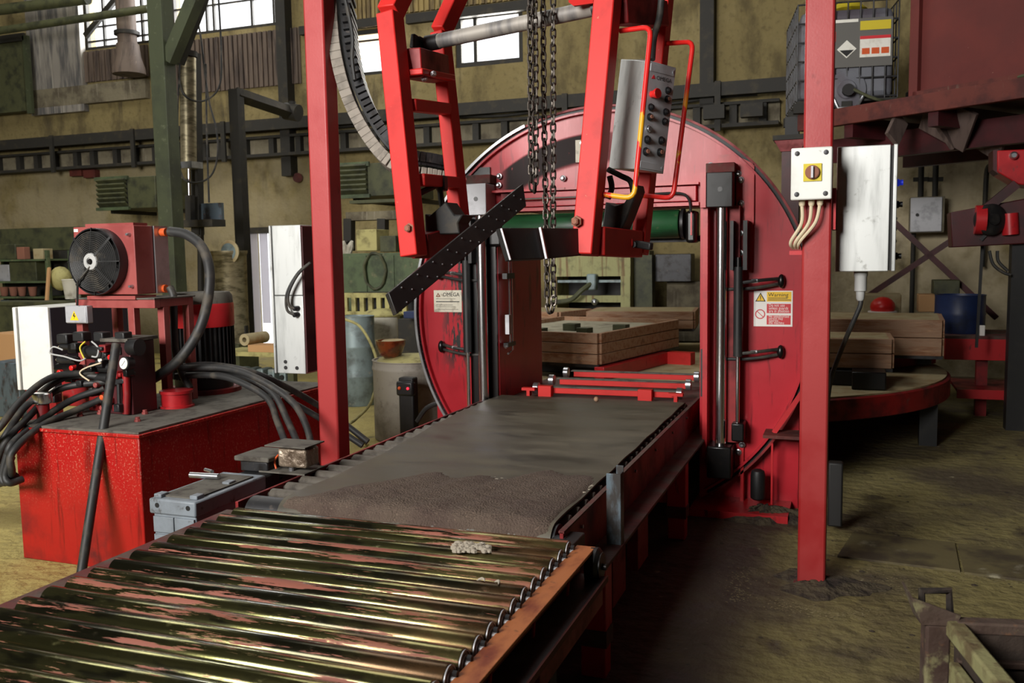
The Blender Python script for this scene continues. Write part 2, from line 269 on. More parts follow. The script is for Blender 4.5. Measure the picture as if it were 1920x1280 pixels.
    def build(s, name, m, parent=None, bevel=0, label=None, kind=None):
        o = inst(name, s.mesh(name, m), (0, 0, 0), None, parent)
        if bevel:
            b = o.modifiers.new('bevel', 'BEVEL'); b.width = bevel; b.segments = 2; b.limit_method = 'ANGLE'; b.angle_limit = math.radians(50)
        if label: o['label'] = label
        if kind: o['kind'] = kind
        return o
def inst(name, me, loc, rot=None, parent=None):
    o = bpy.data.objects.new(name, me); COL.objects.link(o); o.location = loc
    if rot is not None: o.rotation_mode = 'QUATERNION'; o.rotation_quaternion = rot
    WL[o] = V(loc)
    if parent is not None:
        o.parent = parent; o.matrix_parent_inverse = Matrix.Translation(-WL[parent])
    return o
def thing(name, label, cat, loc, group=None):
    o = bpy.data.objects.new(name, None); COL.objects.link(o); o.location = loc; o.empty_display_size = .1; WL[o] = V(loc)
    o['label'] = label; o['category'] = cat
    if group: o['group'] = group
    return o
def tag(o, label, cat, group=None):
    o['label'] = label; o['category'] = cat
    if group: o['group'] = group
    return o
def struct(o): o['kind'] = 'structure'; return o
def smooth(pts, k=6):
    pts = [V(p) for p in pts]; out = []
    for i in range(len(pts)-1):
        a, b, c, d = pts[max(i-1, 0)], pts[i], pts[i+1], pts[min(i+2, len(pts)-1)]
        for j in range(k):
            t = j/k; out.append(.5*((2*b)+(c-a)*t+(2*a-5*b+4*c-d)*t*t+(3*b-a-3*c+d)*t**3))
    out.append(pts[-1]); return out
def text(body, o, right, up, size, m, parent, name='lettering', width=None, lift=.0015):
    cu = bpy.data.curves.new('t', 'FONT'); cu.body = body; cu.size = 1; cu.resolution_u = 2
    ob = bpy.data.objects.new('t', cu); COL.objects.link(ob); me = bpy.data.meshes.new_from_object(ob)
    bpy.data.objects.remove(ob); bpy.data.curves.remove(cu)
    right, up = V(right).normalized(), V(up).normalized(); n = right.cross(up); wmax = max(v.co.x for v in me.vertices) or 1
    sx = size if width is None else width/wmax
    for v in me.vertices: v.co = V(o)+right*v.co.x*sx+up*v.co.y*size+n*lift
    me.materials.clear(); me.materials.append(MATS[m]); me.name = name
    return inst(name, me, (0, 0, 0), None, parent)
XA, YA, ZA = V((1, 0, 0)), V((0, 1, 0)), V((0, 0, 1))
# ================================================================ the hall
WY = 13.0
def wall_grid(name, m, axis, pos, thick, a0, a1, z0, z1, holes):
    As = sorted({a0, a1, *[h[0] for h in holes], *[h[1] for h in holes]}); Zs = sorted({z0, z1, *[h[2] for h in holes], *[h[3] for h in holes]})
    b = MB()
    for i in range(len(As)-1):
        for j in range(len(Zs)-1):
            ca, cz = (As[i]+As[i+1])/2, (Zs[j]+Zs[j+1])/2
            if any(h[0] < ca < h[1] and h[2] < cz < h[3] for h in holes): continue
            if axis == 'Y': b.box(As[i], As[i+1], pos, pos+thick, Zs[j], Zs[j+1])
            elif axis == 'X': b.box(pos, pos+thick, As[i], As[i+1], Zs[j], Zs[j+1])
            else: b.box(As[i], As[i+1], Zs[j], Zs[j+1], pos, pos+thick)
    return struct(b.build(name, m))
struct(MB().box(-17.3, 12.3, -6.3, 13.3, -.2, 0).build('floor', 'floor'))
W1 = rect(152, -60, 279, 88, WY); W2 = rect(316, -60, 541, 58, WY); W3 = rect(648, 55, 728, 141, WY); W4 = rect(853, 20, 980, 122, WY); D1 = rect(470, 437, 522, 660, WY)
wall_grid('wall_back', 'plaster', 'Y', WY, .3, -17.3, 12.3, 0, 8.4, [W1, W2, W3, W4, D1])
wall_grid('wall_left', 'dark_wall', 'X', -17.3, .3, -6.0, 13.0, 0, 8.4, [])
wall_grid('wall_right', 'dark_wall', 'X', 12.0, .3, -6.0, 13.0, 0, 8.4, [])
FW = (-6.3, -2.1, 2.6, 6.2)
wall_grid('wall_front', 'dark_wall', 'Y', -4.6, .3, -17.3, 12.3, 0, 8.4, [FW])
wall_grid('ceiling', 'dark_iron', 'Z', 8.4, .15, -17.3, 12.3, -6.3, 13.3, [(-5.5, -2.5, 5.5, 10.5), (-12.5, -9.5, 6.0, 11.0)])
def window(name, R, Y, cols, rows, m='dark_iron', t=.06, pane=None):
    x0, x1, z0, z1 = R; b = MB()
    b.box(x0, x1, Y, Y+.08, z0, z0+t).box(x0, x1, Y, Y+.08, z1-t, z1).box(x0, x0+t, Y, Y+.08, z0+t, z1-t).box(x1-t, x1, Y, Y+.08, z0+t, z1-t)
    o = struct(b.build(name, m))
    for c in cols: MB().box(x0+(x1-x0)*c-t/3, x0+(x1-x0)*c+t/3, Y+.01, Y+.06, z0, z1).build('mullion', m, o)
    for r in rows: MB().box(x0, x1, Y+.015, Y+.055, z0+(z1-z0)*r-t/4, z0+(z1-z0)*r+t/4).build('glazing_bar', m, o)
    return o
window('window_1', W1, WY+.05, [.28, .55, .85], [.12, .30, .48, .75])
w2 = window('window_2', W2, WY+.05, [.30, .36, .68, .86], [.47])
w3 = window('window_3', W3, WY+.05, [], [.78])
MB().box(W3[0], W3[1], WY+.09, WY+.10, W3[2]+.38*(W3[3]-W3[2]), W3[3]).build('stained_pane', 'glass_dirty', w3, label='stained orange-brown upper pane')
window('window_4', W4, WY+.05, [.28], [], t=.08)
wall_grid('wall_light_blocker', 'dark_wall', 'Y', -1.6, .2, -9.0, 5.0, 0, 2.2, [])  # unseen wall added behind the camera to shade the lower parts
window('window_5', FW, -4.5, [.2, .4, .6, .8], [.25, .5, .75])
# bright strip-curtain doorway far left of the back wall
x0, x1, z0, z1 = D1
o = struct(MB().box(x0-.1, x0, WY-.05, WY+.1, 0, z1+.1).box(x1, x1+.1, WY-.05, WY+.1, 0, z1+.1).box(x0, x1, WY-.05, WY+.1, z1, z1+.1).build('door_1', 'dark_iron'))
for i in range(3): MB().box(x0+(.02+.33*i)*(x1-x0), x0+(.30+.33*i)*(x1-x0), WY+.02+.02*i, WY+.03+.02*i, z0+.5*(i == 1), z1).build('curtain_strip', 'clear_plastic', o)
# wall dressings
def wbox(name, m, R, Y, d, parent=None, **k):
    x0, y0, x1, y1 = R; a = rect(x0, y0, x1, y1, Y); return MB().box(a[0], a[1], Y, Y+d, a[2], a[3]).build(name, m, parent, **k)
def ledge(name, m, px0, py0, px1, Y, dz, dy, label, cat):
    z = (at(px0, py0, Y=Y).z); return tag(MB().box(at(px0, py0, Y=Y).x, at(px1, py0, Y=Y).x, Y, Y+dy, z-dz, z).build(name, m), label, cat)
def struct_box(name, m, a, Y, d): return struct(MB().box(a[0], a[1], Y, Y+d, a[2], a[3]).build(name, m))
zt = at(200, 193, Y=WY).z; xr = at(560, 100, Y=WY).x
struct_box('trim_1', 'concrete', (-17, at(283, 190, Y=WY).x, zt, at(200, 158, Y=WY).z), WY-.12, .12)
struct(MB().box(-17, at(880, 300, Y=WY).x, WY-.1, WY, at(300, 252, Y=WY).z-.02, at(300, 252, Y=WY).z+.1).build('trim_2', 'concrete'))
def corrugate(name, R, Y, n, m, label):
    a = rect(*R, Y); t = thing(name, label, 'cladding', ((a[0]+a[1])/2, Y, a[2])); w = (a[1]-a[0])/n
    for i in range(n): MB().box(a[0]+w*i, a[0]+w*(i+.62), Y-.06, Y-.012, a[2], a[3]).box(a[0]+w*(i+.62), a[0]+w*(i+1), Y-.028, Y-.012, a[2], a[3]).build('rib_sheet', m, t)
corrugate('corrugated_cladding', (330, 66, 565, 168), WY, 26, 'corrugated', 'dark brown corrugated sheet cladding below the high left windows')
corrugate('corrugated_cladding', (152, 92, 280, 150), WY, 12, 'corrugated', 'dark corrugated sheet behind the flared vent pipe')
corrugate('corrugated_cladding', (636, -40, 716, 48), WY, 10, 'corrugated_yellow', 'yellowish corrugated sheet above the small stained window')
corrugate('corrugated_cladding', (760, -40, 990, 12), WY, 22, 'corrugated_yellow', 'yellowish corrugated sheet above the bright square window')
tag(wbox('dark_lintel', 'dark_iron', (760, 12, 1000, 30), WY-.1, .1), 'dark steel lintel over the bright square window', 'beam')
tag(wbox('dark_lintel', 'dark_iron', (560, 40, 716, 56), WY-.1, .1), 'dark steel lintel over the small stained window', 'beam')
for a, lb in (((1312, -60, 1338, 200), 'dark vertical steel stanchion on the back wall above the red arch'), ((520, -60, 538, 330), 'dark vertical steel stanchion beside the black pipe gallows')):
    tag(wbox('wall_stanchion', 'dark_iron', a, WY-.2, .2), lb, 'stanchion')
tag(wbox('wall_panel', 'grey_duct', (50, -60, 150, 213), WY-.12, .11), 'pale streaked grey duct panel at far left', 'duct')
t = thing('wall_hatch', 'dark green framed hatch at the far left edge', 'hatch', at(20, 215, Y=WY-.3))
wbox('sheet', 'olive', (-60, 80, 44, 213), WY-.28, .2, t); wbox('frame_edge', 'green_post', (46, 66, 55, 213), WY-.34, .06, t); wbox('frame_edge', 'dark_iron', (-60, 68, 44, 82), WY-.34, .06, t)
# overhead pipes at far left
for p0, p1, r, lb in (((-30, 22), (165, -2), .09, 'thick dark overhead pipe at top left corner'), ((-30, 62), (280, 16), .065, 'olive overhead pipe crossing in front of the left window')):
    tag(MB().cyl(at(*p0, Y=WY-1), at(*p1, Y=WY-1), r, 12).build('overhead_pipe', 'olive'), lb, 'pipe')
tag(MB().bar(at(160, 68, Y=WY-.1), at(222, -8, Y=WY-.1), .1, .06).build('window_brace', 'dark_iron'), 'diagonal brace across the far left window', 'brace')
t = thing('vent_stack', 'round grey vent stack with flared base before the left window', 'vent', at(245, 140, Y=WY-.6))
c = at(240, 100, Y=WY-.6); r = (at(254, 50, Y=WY-.6).x-at(226, 50, Y=WY-.6).x)/2
MB().cyl(V((c.x, c.y, at(240, 100, Y=WY-.6).z)), V((c.x, c.y, 8.3)), r, 20).build('pipe', 'corrugated', t)
MB().lathe(V((c.x, c.y, at(240, 140, Y=WY-.6).z)), ZA, [(r*1.7, 0), (r*1.65, .1), (r*1.3, .3), (r*1.15, .5)], 20).build('flare', 'corrugated', t)
MB().lathe(V((c.x, c.y, at(240, 66, Y=WY-.6).z)), ZA, [(r*1.3, 0), (r*1.3, .06)], 20).build('collar', 'dark_iron', t)
# wall services: black pipe rail, cable trough, cables
zp = at(480, 236, Y=WY-.25).z
tag(MB().box(-16.9, at(1490, 150, Y=WY-.25).x, WY-.32, WY-.2, zp-.09, zp+.09).build('pipe_rail', 'dark_iron'), 'long black channel running along the back wall', 'rail')
t = thing('cable_trough', 'long cable trough with clips on brackets along the back wall', 'cable tray', (-8, WY-.3, 3.3))
z1 = at(430, 262, Y=WY-.3).z; z0 = at(430, 292, Y=WY-.3).z; xe = at(1460, 200, Y=WY-.3).x
MB().box(-16.9, xe, WY-.06, WY-.02, z0, z1).build('back_plate', 'concrete', t)
MB().box(-16.9, xe, WY-.3, WY-.04, z0-.05, z0).build('bottom_rail', 'dark_iron', t); MB().box(-16.9, xe, WY-.2, WY-.04, z1, z1+.04).build('top_rail', 'dark_iron', t)
me = MB().box(-.05, .05, -.1, 0, z0, z1).mesh('clip', 'dark_iron')
for i in range(34): inst('clip', me, (-16.6+i*.47+random.uniform(-.08, .08), WY-.06, 0), None, t)
me = MB().box(-.04, .04, -.04, 0, z0-.1, zp+.1).mesh('hanger', 'dark_iron')
for px in (98, 250, 420, 745, 1060, 1345): inst('hanger', me, (at(px, 290, Y=WY-.34).x, WY-.32, 0), None, t)
for py, r, lb in ((243, .018, 'thin cable slung under the black wall channel'), (252, .025, 'dark cable running just above the cable trough')):
    pts = [at(-20+i*80, py+28-i*5.6+4*math.sin(i*1.7), Y=WY-.14) for i in range(19)]
    tag(MB().tube(smooth(pts, 3), r, 6).build('wall_cable', 'dark_iron'), lb, 'cable')
# junction boxes on the trough at right
for R, lb in (((1318, 196, 1358, 222), 'dark junction box on the cable trough behind the arch top'), ((1388, 193, 1430, 218), 'dark junction box on the trough beside the red column'),):
    tag(wbox('junction_box', 'dark_iron', R, WY-.45, .15), lb, 'junction box')
# unit heaters
def heater(R, Y, d, label, nl=6):
    a = rect(*R, Y); t = thing('unit_heater', label, 'heater', ((a[0]+a[1])/2, Y, a[2])); xs = a[0]+(a[1]-a[0])*.54
    MB().box(a[0], a[1], Y, Y+d, a[2], a[3]).build('housing', 'olive', t, bevel=.01); MB().box(a[0]+.02, xs-.02, Y-.004, Y, a[2]+.02, a[3]-.02).build('grille_void', 'ink', t)
    h = (a[3]-a[2])/(nl+.8)
    for i in range(nl):
        z = a[2]+h*(i+.6); MB().obox((a[0]/2+xs/2, Y-.02, z+h*.3), V(((xs-a[0])*.46, 0, 0)), V((0, .05, -.04)), V((0, .008, .012))).build('louvre', 'olive', t)
    MB().box(a[0]-.02, xs+.02, Y-.05, Y, a[3]-.04, a[3]+.02).build('grille_frame', 'green_machine', t); MB().box(a[0]-.02, xs+.02, Y-.05, Y, a[2]-.02, a[2]+.03).build('grille_frame', 'green_machine', t)
    
    for x in (a[0]+.1, a[1]-.1): MB().bar(V((x, Y+d*.2, a[2]-.03)), V((x, WY-.004, a[2]-.03)), .06, .06, XA).build('wall_bracket', 'dark_iron', t)
heater((184, 332, 292, 391), WY-1.2, .9, 'dark green unit heater with louvres on the left wall')
heater((636, 306, 742, 368), WY-1.8, 1.2, 'green unit heater with louvres behind the left red post')
tag(wbox('dark_cover', 'olive', (-60, 428, 146, 470), WY-1.6, 1.2), 'dark green steel hood above the far left shelving', 'hood')
tag(MB().cyl(at(558, 333, Y=WY-.02), at(558, 333, Y=WY-.08), .08, 16).build('wall_patch', 'rust_red'), 'small round rusty plate on the back wall', 'plate')
for R, lb in (((130, 316, 152, 330), 'small brown wall bracket left of the unit heater'), ((156, 318, 178, 333), 'small dark wall bracket next to the left unit heater')):
    tag(wbox('wall_bracket', 'rust_red', R, WY-.12, .12), lb, 'bracket')
# ================================================================ roller conveyor (foreground)
RZ, RR, PITCH, RX0, RX1 = .64, .040, .0925, -2.353, -.925
def frame_leg(x, y, z1, w, parent, m='red_dark'):
    MB().box(x-w/2, x+w/2, y-w/2, y+w/2, 0.012, z1).build('leg', m, parent, bevel=.004); 
    MB().box(x-w*.8, x+w*.8, y-w*.8, y+w*.8, 0, .014).build('foot_plate', 'dark_steel', parent)
rc = thing('roller_conveyor', 'roller conveyor with yellowed steel rollers and orange side frame in the foreground', 'conveyor', (-1.64, 1.9, 0))
L = RX1-RX0
me = MB().lathe((0, 0, 0), XA, [(RR*.72, 0), (RR*.97, .001), (RR, .004), (RR, L-.004), (RR*.97, L-.001), (RR*.72, L)], 28).mesh('roller', 'roller')
cap = MB().lathe((0, 0, 0), XA, [(RR*.92, -.002), (RR*.92, .003), (RR*.80, .004), (RR*.78, .0005), (RR*.62, .0005), (RR*.60, .004), (RR*.42, .004), (RR*.40, .001), (.012, .001), (.012, .02), (.008, .022)], 24).mesh('end_cap', 'panel_grey')
nut = MB().lathe((0, 0, 0), XA, [(.009, -.006), (.009, .006)], 6).mesh('axle_nut', 'dark_steel')
for k in range(24):
    y = 2.985-k*PITCH
    o = inst('roller', me, (RX0, y, RZ), Matrix.Rotation(k*2.3, 3, 'X').to_quaternion(), rc)
    c = bpy.data.objects.new('end_cap', cap); COL.objects.link(c); c.parent = o; c.location = (L, 0, 0)
    inst('axle_nut', nut, (RX1+.017, y, RZ+.017), None, rc)
Y0, Y1 = .55, 3.04
MB().box(-.908, -.838, Y0, Y1, .640, .650).box(-.908, -.898, Y0, Y1, .555, .640).build('top_flange', 'orange_rust', rc, bevel=.002, label='orange rusty upper flange')
MB().box(-.908, -.79, Y0, Y1-.02, .543, .553).build('lower_flange', 'dark_steel', rc, bevel=.002)
MB().box(-.795, -.788, Y0, Y1-.02, .535, .556).build('edge_strip', 'rust_red', rc)
MB().box(-2.44, -2.37, Y0, Y1, .640, .650).box(-2.382, -2.372, Y0, Y1, .54, .640).build('far_side_frame', 'dusty_red', rc, bevel=.002)
for y in (2.80, 2.45, 2.1, 1.75): MB().bar((-.872, y, .555), (-.868, y, .60), .006, .012).build('gusset', 'red', rc)
for y in (.9, 2.62):
    frame_leg(-.90, y, .545, .07, rc, 'dark_steel'); frame_leg(-2.38, y, .545, .07, rc, 'dark_steel')
MB().box(-2.38, -.9, 2.59, 2.65, .38, .46).build('cross_member', 'red_dark', rc, bevel=.004)
MB().lathe((-.862, Y1-.015, .585), XA, [(.062, 0), (.066, .012), (.066, .035), (.055, .045), (.03, .05)], 24).build('end_wheel', 'black', rc)
MB().lathe((-.815, Y1-.015, .585), XA, [(.05, 0), (.05, .004), (.012, .006), (.012, .02)], 20).build('wheel_cap', 'dark_steel', rc)
MB().box(-.845, -.80, 2.3, 2.99, .46, .543).build('drip_web', 'red_dark', rc, bevel=.003)

# clod of sand and scraps on the rollers
b = MB()
for i in range(70):
    p = at(850+random.random()*68, 1018+random.random()*16, Z=.685); b.ball(p, random.uniform(.005, .013), 6, (1.3, 1, .8))
tag(b.build('sand_clod', 'sand_white'), 'pale crumbly clod of sand lying on the yellowed rollers', 'sand')
for px, py, rot in ((898, 1090, .4), (925, 1093, -.2)):
    p = at(px, py, Z=.683); pts = [p+V((.018*math.cos(rot+a), .02*math.sin(rot+a), .004*math.sin(a*2))) for a in (0, .5, 1, 1.5, 2)]
    tag(MB().tube(pts, [.001, .004, .005, .004, .001], 6).build('plaster_chip', 'sand_white'), 'white curved chip on the rollers, '+('left' if px < 910 else 'right')+' one of the pair', 'chip')

# ================================================================ belt conveyor
bc = thing('belt_conveyor', 'dusty dark rubber belt conveyor running into the red arch', 'conveyor', (-1.7, 5.0, 0))
BX0, BX1, BT = -2.35, -1.035, .682
def belt_profile():
    y0, y1, r = 3.19, 6.02, .085; c = BT-r; pts = []
    for i in range(13):
        a = math.radians(-90-i*15); pts.append((y0+r*math.cos(a), c+r*math.sin(a)))
    n = 40
    for i in range(1, n): pts.append((y0+(y1-y0)*i/n, BT+.003*math.sin(i*.9)))
    for i in range(13):
        a = math.radians(90-i*15); pts.append((y1+r*math.cos(a), c+r*math.sin(a)))
    return pts
def bx0(y): f = max(0, min(1, (y-3.7)/1.8)); return -2.245-.125*f*f*(3-2*f)
pr = belt_profile(); n = len(pr); b = MB(); th = .008
def inset(i):
    (ya, za), (yb, zb) = pr[i-1], pr[(i+1) % n]; t = V((0, yb-ya, zb-za)).normalized(); nn = V((0, t.z, -t.y)); return V((0, pr[i][0], pr[i][1]))+nn*th
vs = []
for i in range(n):
    q = inset(i)
    vs += [V((bx0(pr[i][0]), pr[i][0], pr[i][1])), V((BX1, pr[i][0], pr[i][1])), V((BX1, q.y, q.z)), V((bx0(q.y), q.y, q.z))]
fs = []
for i in range(n):
    j = (i+1) % n
    for k in range(4): fs.append((i*4+k, i*4+(k+1) % 4, j*4+(k+1) % 4, j*4+k))
b.add(vs, [tuple(reversed(f)) for f in fs]); b.build('belt', 'belt', bc)
me = MB().lathe((-2.43, 0, 0), XA, [(.012, -.02), (.012, 0), (.026, .002), (.028, .006), (.028, 1.404), (.026, 1.408), (.012, 1.41), (.012, 1.43)], 16).mesh('carrier_roller', 'idler')
for i in range(23): inst('carrier_roller', me, (0, 3.34+i*.12, BT-.045), None, bc)
for y in (3.19, 6.02): MB().lathe((-2.42, y, BT-.085), XA, [(.02, -.03), (.02, 0), (.074, .004), (.074, 1.396), (.02, 1.4), (.02, 1.43)], 24).build('end_pulley', 'dark_steel', bc)
MB().box(-1.0, -.985, 3.12, 6.9, .47, .665).build('side_web', 'red_dark', bc, bevel=.002)
MB().box(-1.0, -.88, 3.05, 6.9, .455, .470).build('side_flange', 'dusty_red', bc, bevel=.002)
MB().box(-1.004, -.982, 3.12, 6.9, .660, .668).build('top_edge', 'dusty_red', bc)
MB().box(-2.46, -2.445, 3.12, 6.9, .47, .66).box(-2.56, -2.46, 3.12, 6.9, .455, .47).build('far_side_web', 'red_dark', bc, bevel=.002)
for y in (3.40, 5.24, 6.7):
    for x in (-.94, -2.5):
        MB().box(x-.055, x+.055, y-.05, y+.05, .15, .455).build('leg', 'red', bc, bevel=.004)
        MB().box(x-.05, x+.05, y-.045, y+.045, 0, .15).build('leg_foot', 'red', bc, bevel=.004); MB().box(x-.058, x+.058, y-.053, y+.053, .13, .20).build('leg_sleeve', 'dusty_red', bc)
    MB().box(-2.45, -.99, y-.03, y+.03, .21, .31).build('cross_member', 'red', bc, bevel=.004)
for y in (3.9, 4.4): MB().box(-1.02, -.965, y-.12, y+.12, .12, .455).build('side_panel', 'red_dark', bc)
MB().box(-.955, -.94, 3.58, 3.66, .25, .42).build('label_plate', 'grey_plastic', bc)
p = at(1151, 1020, Z=.47)
bracket = MB().box(p.x-.030, p.x+.032, p.y-.006, p.y, .47, .775).box(p.x+.026, p.x+.032, p.y, p.y+.05, .47, .775).box(p.x-.0, p.x+.032, p.y+.045, p.y+.052, .47, .80).build('guide_upright', 'blue_steel', bc, bevel=.0015, label='worn blue-grey steel upright')
MB().lathe((-1.03, 3.14, .60), XA, [(.04, 0), (.045, .01), (.045, .05), (.03, .06)], 18).build('bearing', 'dark_steel', bc)
MB().box(-1.0, -.93, 3.02, 3.22, .58, .64).build('bearing_arm', 'dark_steel', bc, bevel=.004)
for k, y in enumerate((3.35, 3.8, 4.3, 4.8, 5.3, 5.8)): MB().cyl((-.986, y, .62), (-.974, y, .62), .008, 8).build('bolt', 'zinc', bc)
# sand on the belt
b = MB(); nx, ny = 70, 34; sy0, sy1 = 3.1055, 4.02; vs = []
def hz(u, v):
    edge = .30+.14*math.sin(u*5+.6)+.07*math.sin(u*13)+.05*math.sin(u*31)
    d = (1-v)-(edge if u > .25 else edge+(.25-u)*1.9)
    e = max(0, min(1, d*6))*min(1, (1-u)*14)*min(1, u*10)
    return (e*(.012+.006*math.sin(u*47+v*31)*math.sin(v*43)+.004*math.sin(u*113)*math.sin(v*71+u*20)+.003*random.random())+(.004 if e > .05 else -.006))
for j in range(ny+1):
    for i in range(nx+1):
        u, v = i/nx, j/ny; y = sy0+(sy1-sy0)*v; z = BT
        if y < 3.19: z = BT-.085+math.sqrt(max(0, .085**2-(3.19-y)**2))
        xl = bx0(y); vs.append((xl+.01+(BX1-xl-.016)*u, y-(.012 if j == 0 else 0), z+hz(u, v)-(.03 if j == 0 else 0)))
b.add(vs, [(j*(nx+1)+i, j*(nx+1)+i+1, (j+1)*(nx+1)+i+1, (j+1)*(nx+1)+i) for j in range(ny) for i in range(nx)])
o = tag(b.build('loose_sand', 'sand'), 'brown loose sand spread over the near end of the belt', 'sand'); o['kind'] = 'stuff'
b = MB()
for i in range(120):
    u = random.random(); p = at(905+u*130, 897+u*26+random.gauss(0, 3), Z=BT+.001) if i < 60 else at(1050+u*60, 930-u*20+random.gauss(0, 3), Z=BT+.001)
    b.ball(p, random.uniform(.004, .009), 6, (1.4, 1, .35))
o = tag(b.build('pale_sand', 'sand_white'), 'thin pale line of sand across the belt', 'sand'); o['kind'] = 'stuff'

# ---------------------------------------------------------------- red cross frame at the far end of the belt
cf = thing('transfer_frame', 'bright red cross bars with small wheels where belt enters the arch', 'frame', (-1.6, 6.6, .6))
for i, (y, z) in enumerate(((6.25, .705), (6.62, .715), (7.0, .725))):
    MB().box(-2.1, -1.12, y-.02, y+.02, z-.03, z+.012).build('cross_bar', 'red_arm', cf, bevel=.003)
    MB().box(-2.12, -1.10, y-.03, y+.03, z+.013, z+.02).build('dusty_cap', 'dusty_top', cf)
    for x in (-2.16, -1.1): MB().lathe((x-.03, y, z+.0), XA, [(.02, 0), (.042, .004), (.042, .04), (.02, .045)], 16).build('wheel', 'zinc', cf)
for x in (-2.08, -1.34): MB().box(x-.05, x+.05, 6.17, 6.23, .655, .735).build('stop_block', 'red_arm', cf, bevel=.003)
for x in (-2.2, -1.12): MB().box(x-.05, x+.05, 6.15, 6.2, .70, .72).box(x-.012, x+.012, 6.15, 6.2, .66, .70).build('t_bracket', 'red_arm', cf)
MB().box(-2.4, -1.0, 6.1, 7.3, .60, .64).build('bed_plate', 'dusty_red', cf)
tag(MB().ball(at(1118, 748, Z=.70), .018, 10).build('clay_lump', 'wood'), 'small tan lump beside the red cross bars', 'lump')

# ---------------------------------------------------------------- gear motor beside the conveyor
gm = thing('gear_motor', 'grey gearbox with dark motor beside the tank and roller conveyor', 'gear motor', (-2.7, 3.3, 0))
x0, x1 = -2.83, -2.605; y0 = 3.03
MB().box(x0, x1, y0+.01, y0+.50, .36, .635).build('gearbox_body', 'grey_paint', gm, bevel=.006)
MB().box(x0-.015, x1+.008, y0, y0+.50, .60, .668).build('gearbox_flange', 'grey_paint', gm, bevel=.008)
MB().box(x0+.02, x1-.02, y0+.04, y0+.44, .668, .675).build('dusty_cover', 'dusty_top', gm)
for i in range(3):
    MB().box(x0+.004, x0+.112, y0, y0+.012, .36+i*.08, .43+i*.08).build('rib_block', 'grey_paint', gm, bevel=.002)
    MB().box(x0+.118, x1-.004, y0, y0+.012, .36+i*.08, .43+i*.08).build('rib_block', 'grey_paint', gm, bevel=.002)
for x in (x0+.03, x1-.03): MB().cyl((x, y0-.002, .64), (x, y0+.004, .64), .011, 12).build('bolt_hole', 'ink', gm)
for x, y in ((x0+.02, y0+.04), (x1-.03, y0+.06), (x1-.05, y0+.3)): MB().box(x-.02, x+.02, y-.025, y+.025, .667, .685).build('lug', 'grey_paint', gm, bevel=.004)
MB().box(x0+.05, x1-.0, y0+.5, y0+.62, .42, .66).build('adapter', 'black', gm, bevel=.01)
MB().lathe((-2.70, y0+.6, .575), YA, [(.06, 0), (.095, .02), (.095, .30), (.085, .33), (.085, .40), (.06, .42)], 28).build('motor_body', 'black', gm)
for k in range(14):
    a = k/14*2*math.pi; d = V((math.cos(a), 0, math.sin(a))); MB().bar(V((-2.70, y0+.64, .575))+d*.10, V((-2.70, y0+.9, .575))+d*.10, .005, .014, d.cross(YA)).build('cooling_fin', 'black', gm)
MB().box(-2.79, -2.63, y0+.56, y0+.74, .66, .715).build('terminal_box', 'dark_steel', gm, bevel=.008)
MB().box(-2.81, -2.61, y0+.54, y0+.76, .715, .74).build('terminal_lid', 'dusty_top', gm, bevel=.006)
MB().cyl((-2.63, y0+.72, .68), (-2.595, y0+.74, .672), .014, 10).build('cable_gland', 'zinc', gm)
MB().tube(smooth([(-2.595, y0+.74, .672), (-2.565, y0+.76, .63), (-2.55, y0+.78, .55)], 4), .006, 6).build('cable', 'rubber', gm)
MB().box(x0+.05, x1-.05, y0+.1, y0+.45, 0, .36).build('pedestal', 'dark_steel', gm)
tag(MB().cyl(at(357, 890, Z=.69), at(410, 893, Z=.69), .014, 14).build('short_pin', 'zinc'), 'short shiny steel pin lying on the grey gearbox', 'pin')
tag(MB().cyl(at(385, 880, Z=.69), at(398, 884, Z=.69), .009, 10).build('short_bolt', 'zinc'), 'small bolt lying behind the pin on the gearbox', 'bolt')
# taped sensor bracket
sb = thing('taped_sensor', 'sensor wrapped in shiny brown tape on a bracket by the left post', 'sensor', at(560, 880, Z=.6))
q = at(563, 850, X=-2.50); yb = q.y
def qz(py): return at(563, py, Y=yb).z
MB().box(-2.59, -2.43, yb-.06, yb+.06, qz(872), qz(837)).build('taped_body', 'tape', sb, bevel=.012)
MB().obox((-2.53, yb, qz(832)), V((.115, 0, 0)), V((0, .085, 0)), V((.0, .0, .003))).build('cover_plate', 'dusty_top', sb)
MB().obox((-2.55, yb, qz(880)), V((.13, 0, 0)), V((0, .09, 0)), V((0, 0, .004))).build('base_plate', 'dusty_top', sb)
MB().cyl((-2.52, yb-.05, qz(884)), (-2.52, yb-.05, qz(872)), .012, 8).build('bolt', 'zinc', sb)
MB().tube(smooth([(-2.59, yb-.05, qz(850)), (-2.615, yb-.05, qz(862)), (-2.60, yb-.06, qz(876))], 4), .005, 6).build('orange_wire', 'ibc_orange', sb)
MB().box(-2.49, -2.46, yb-.05, yb+.03, .30, qz(881)).build('bracket', 'steel', sb)
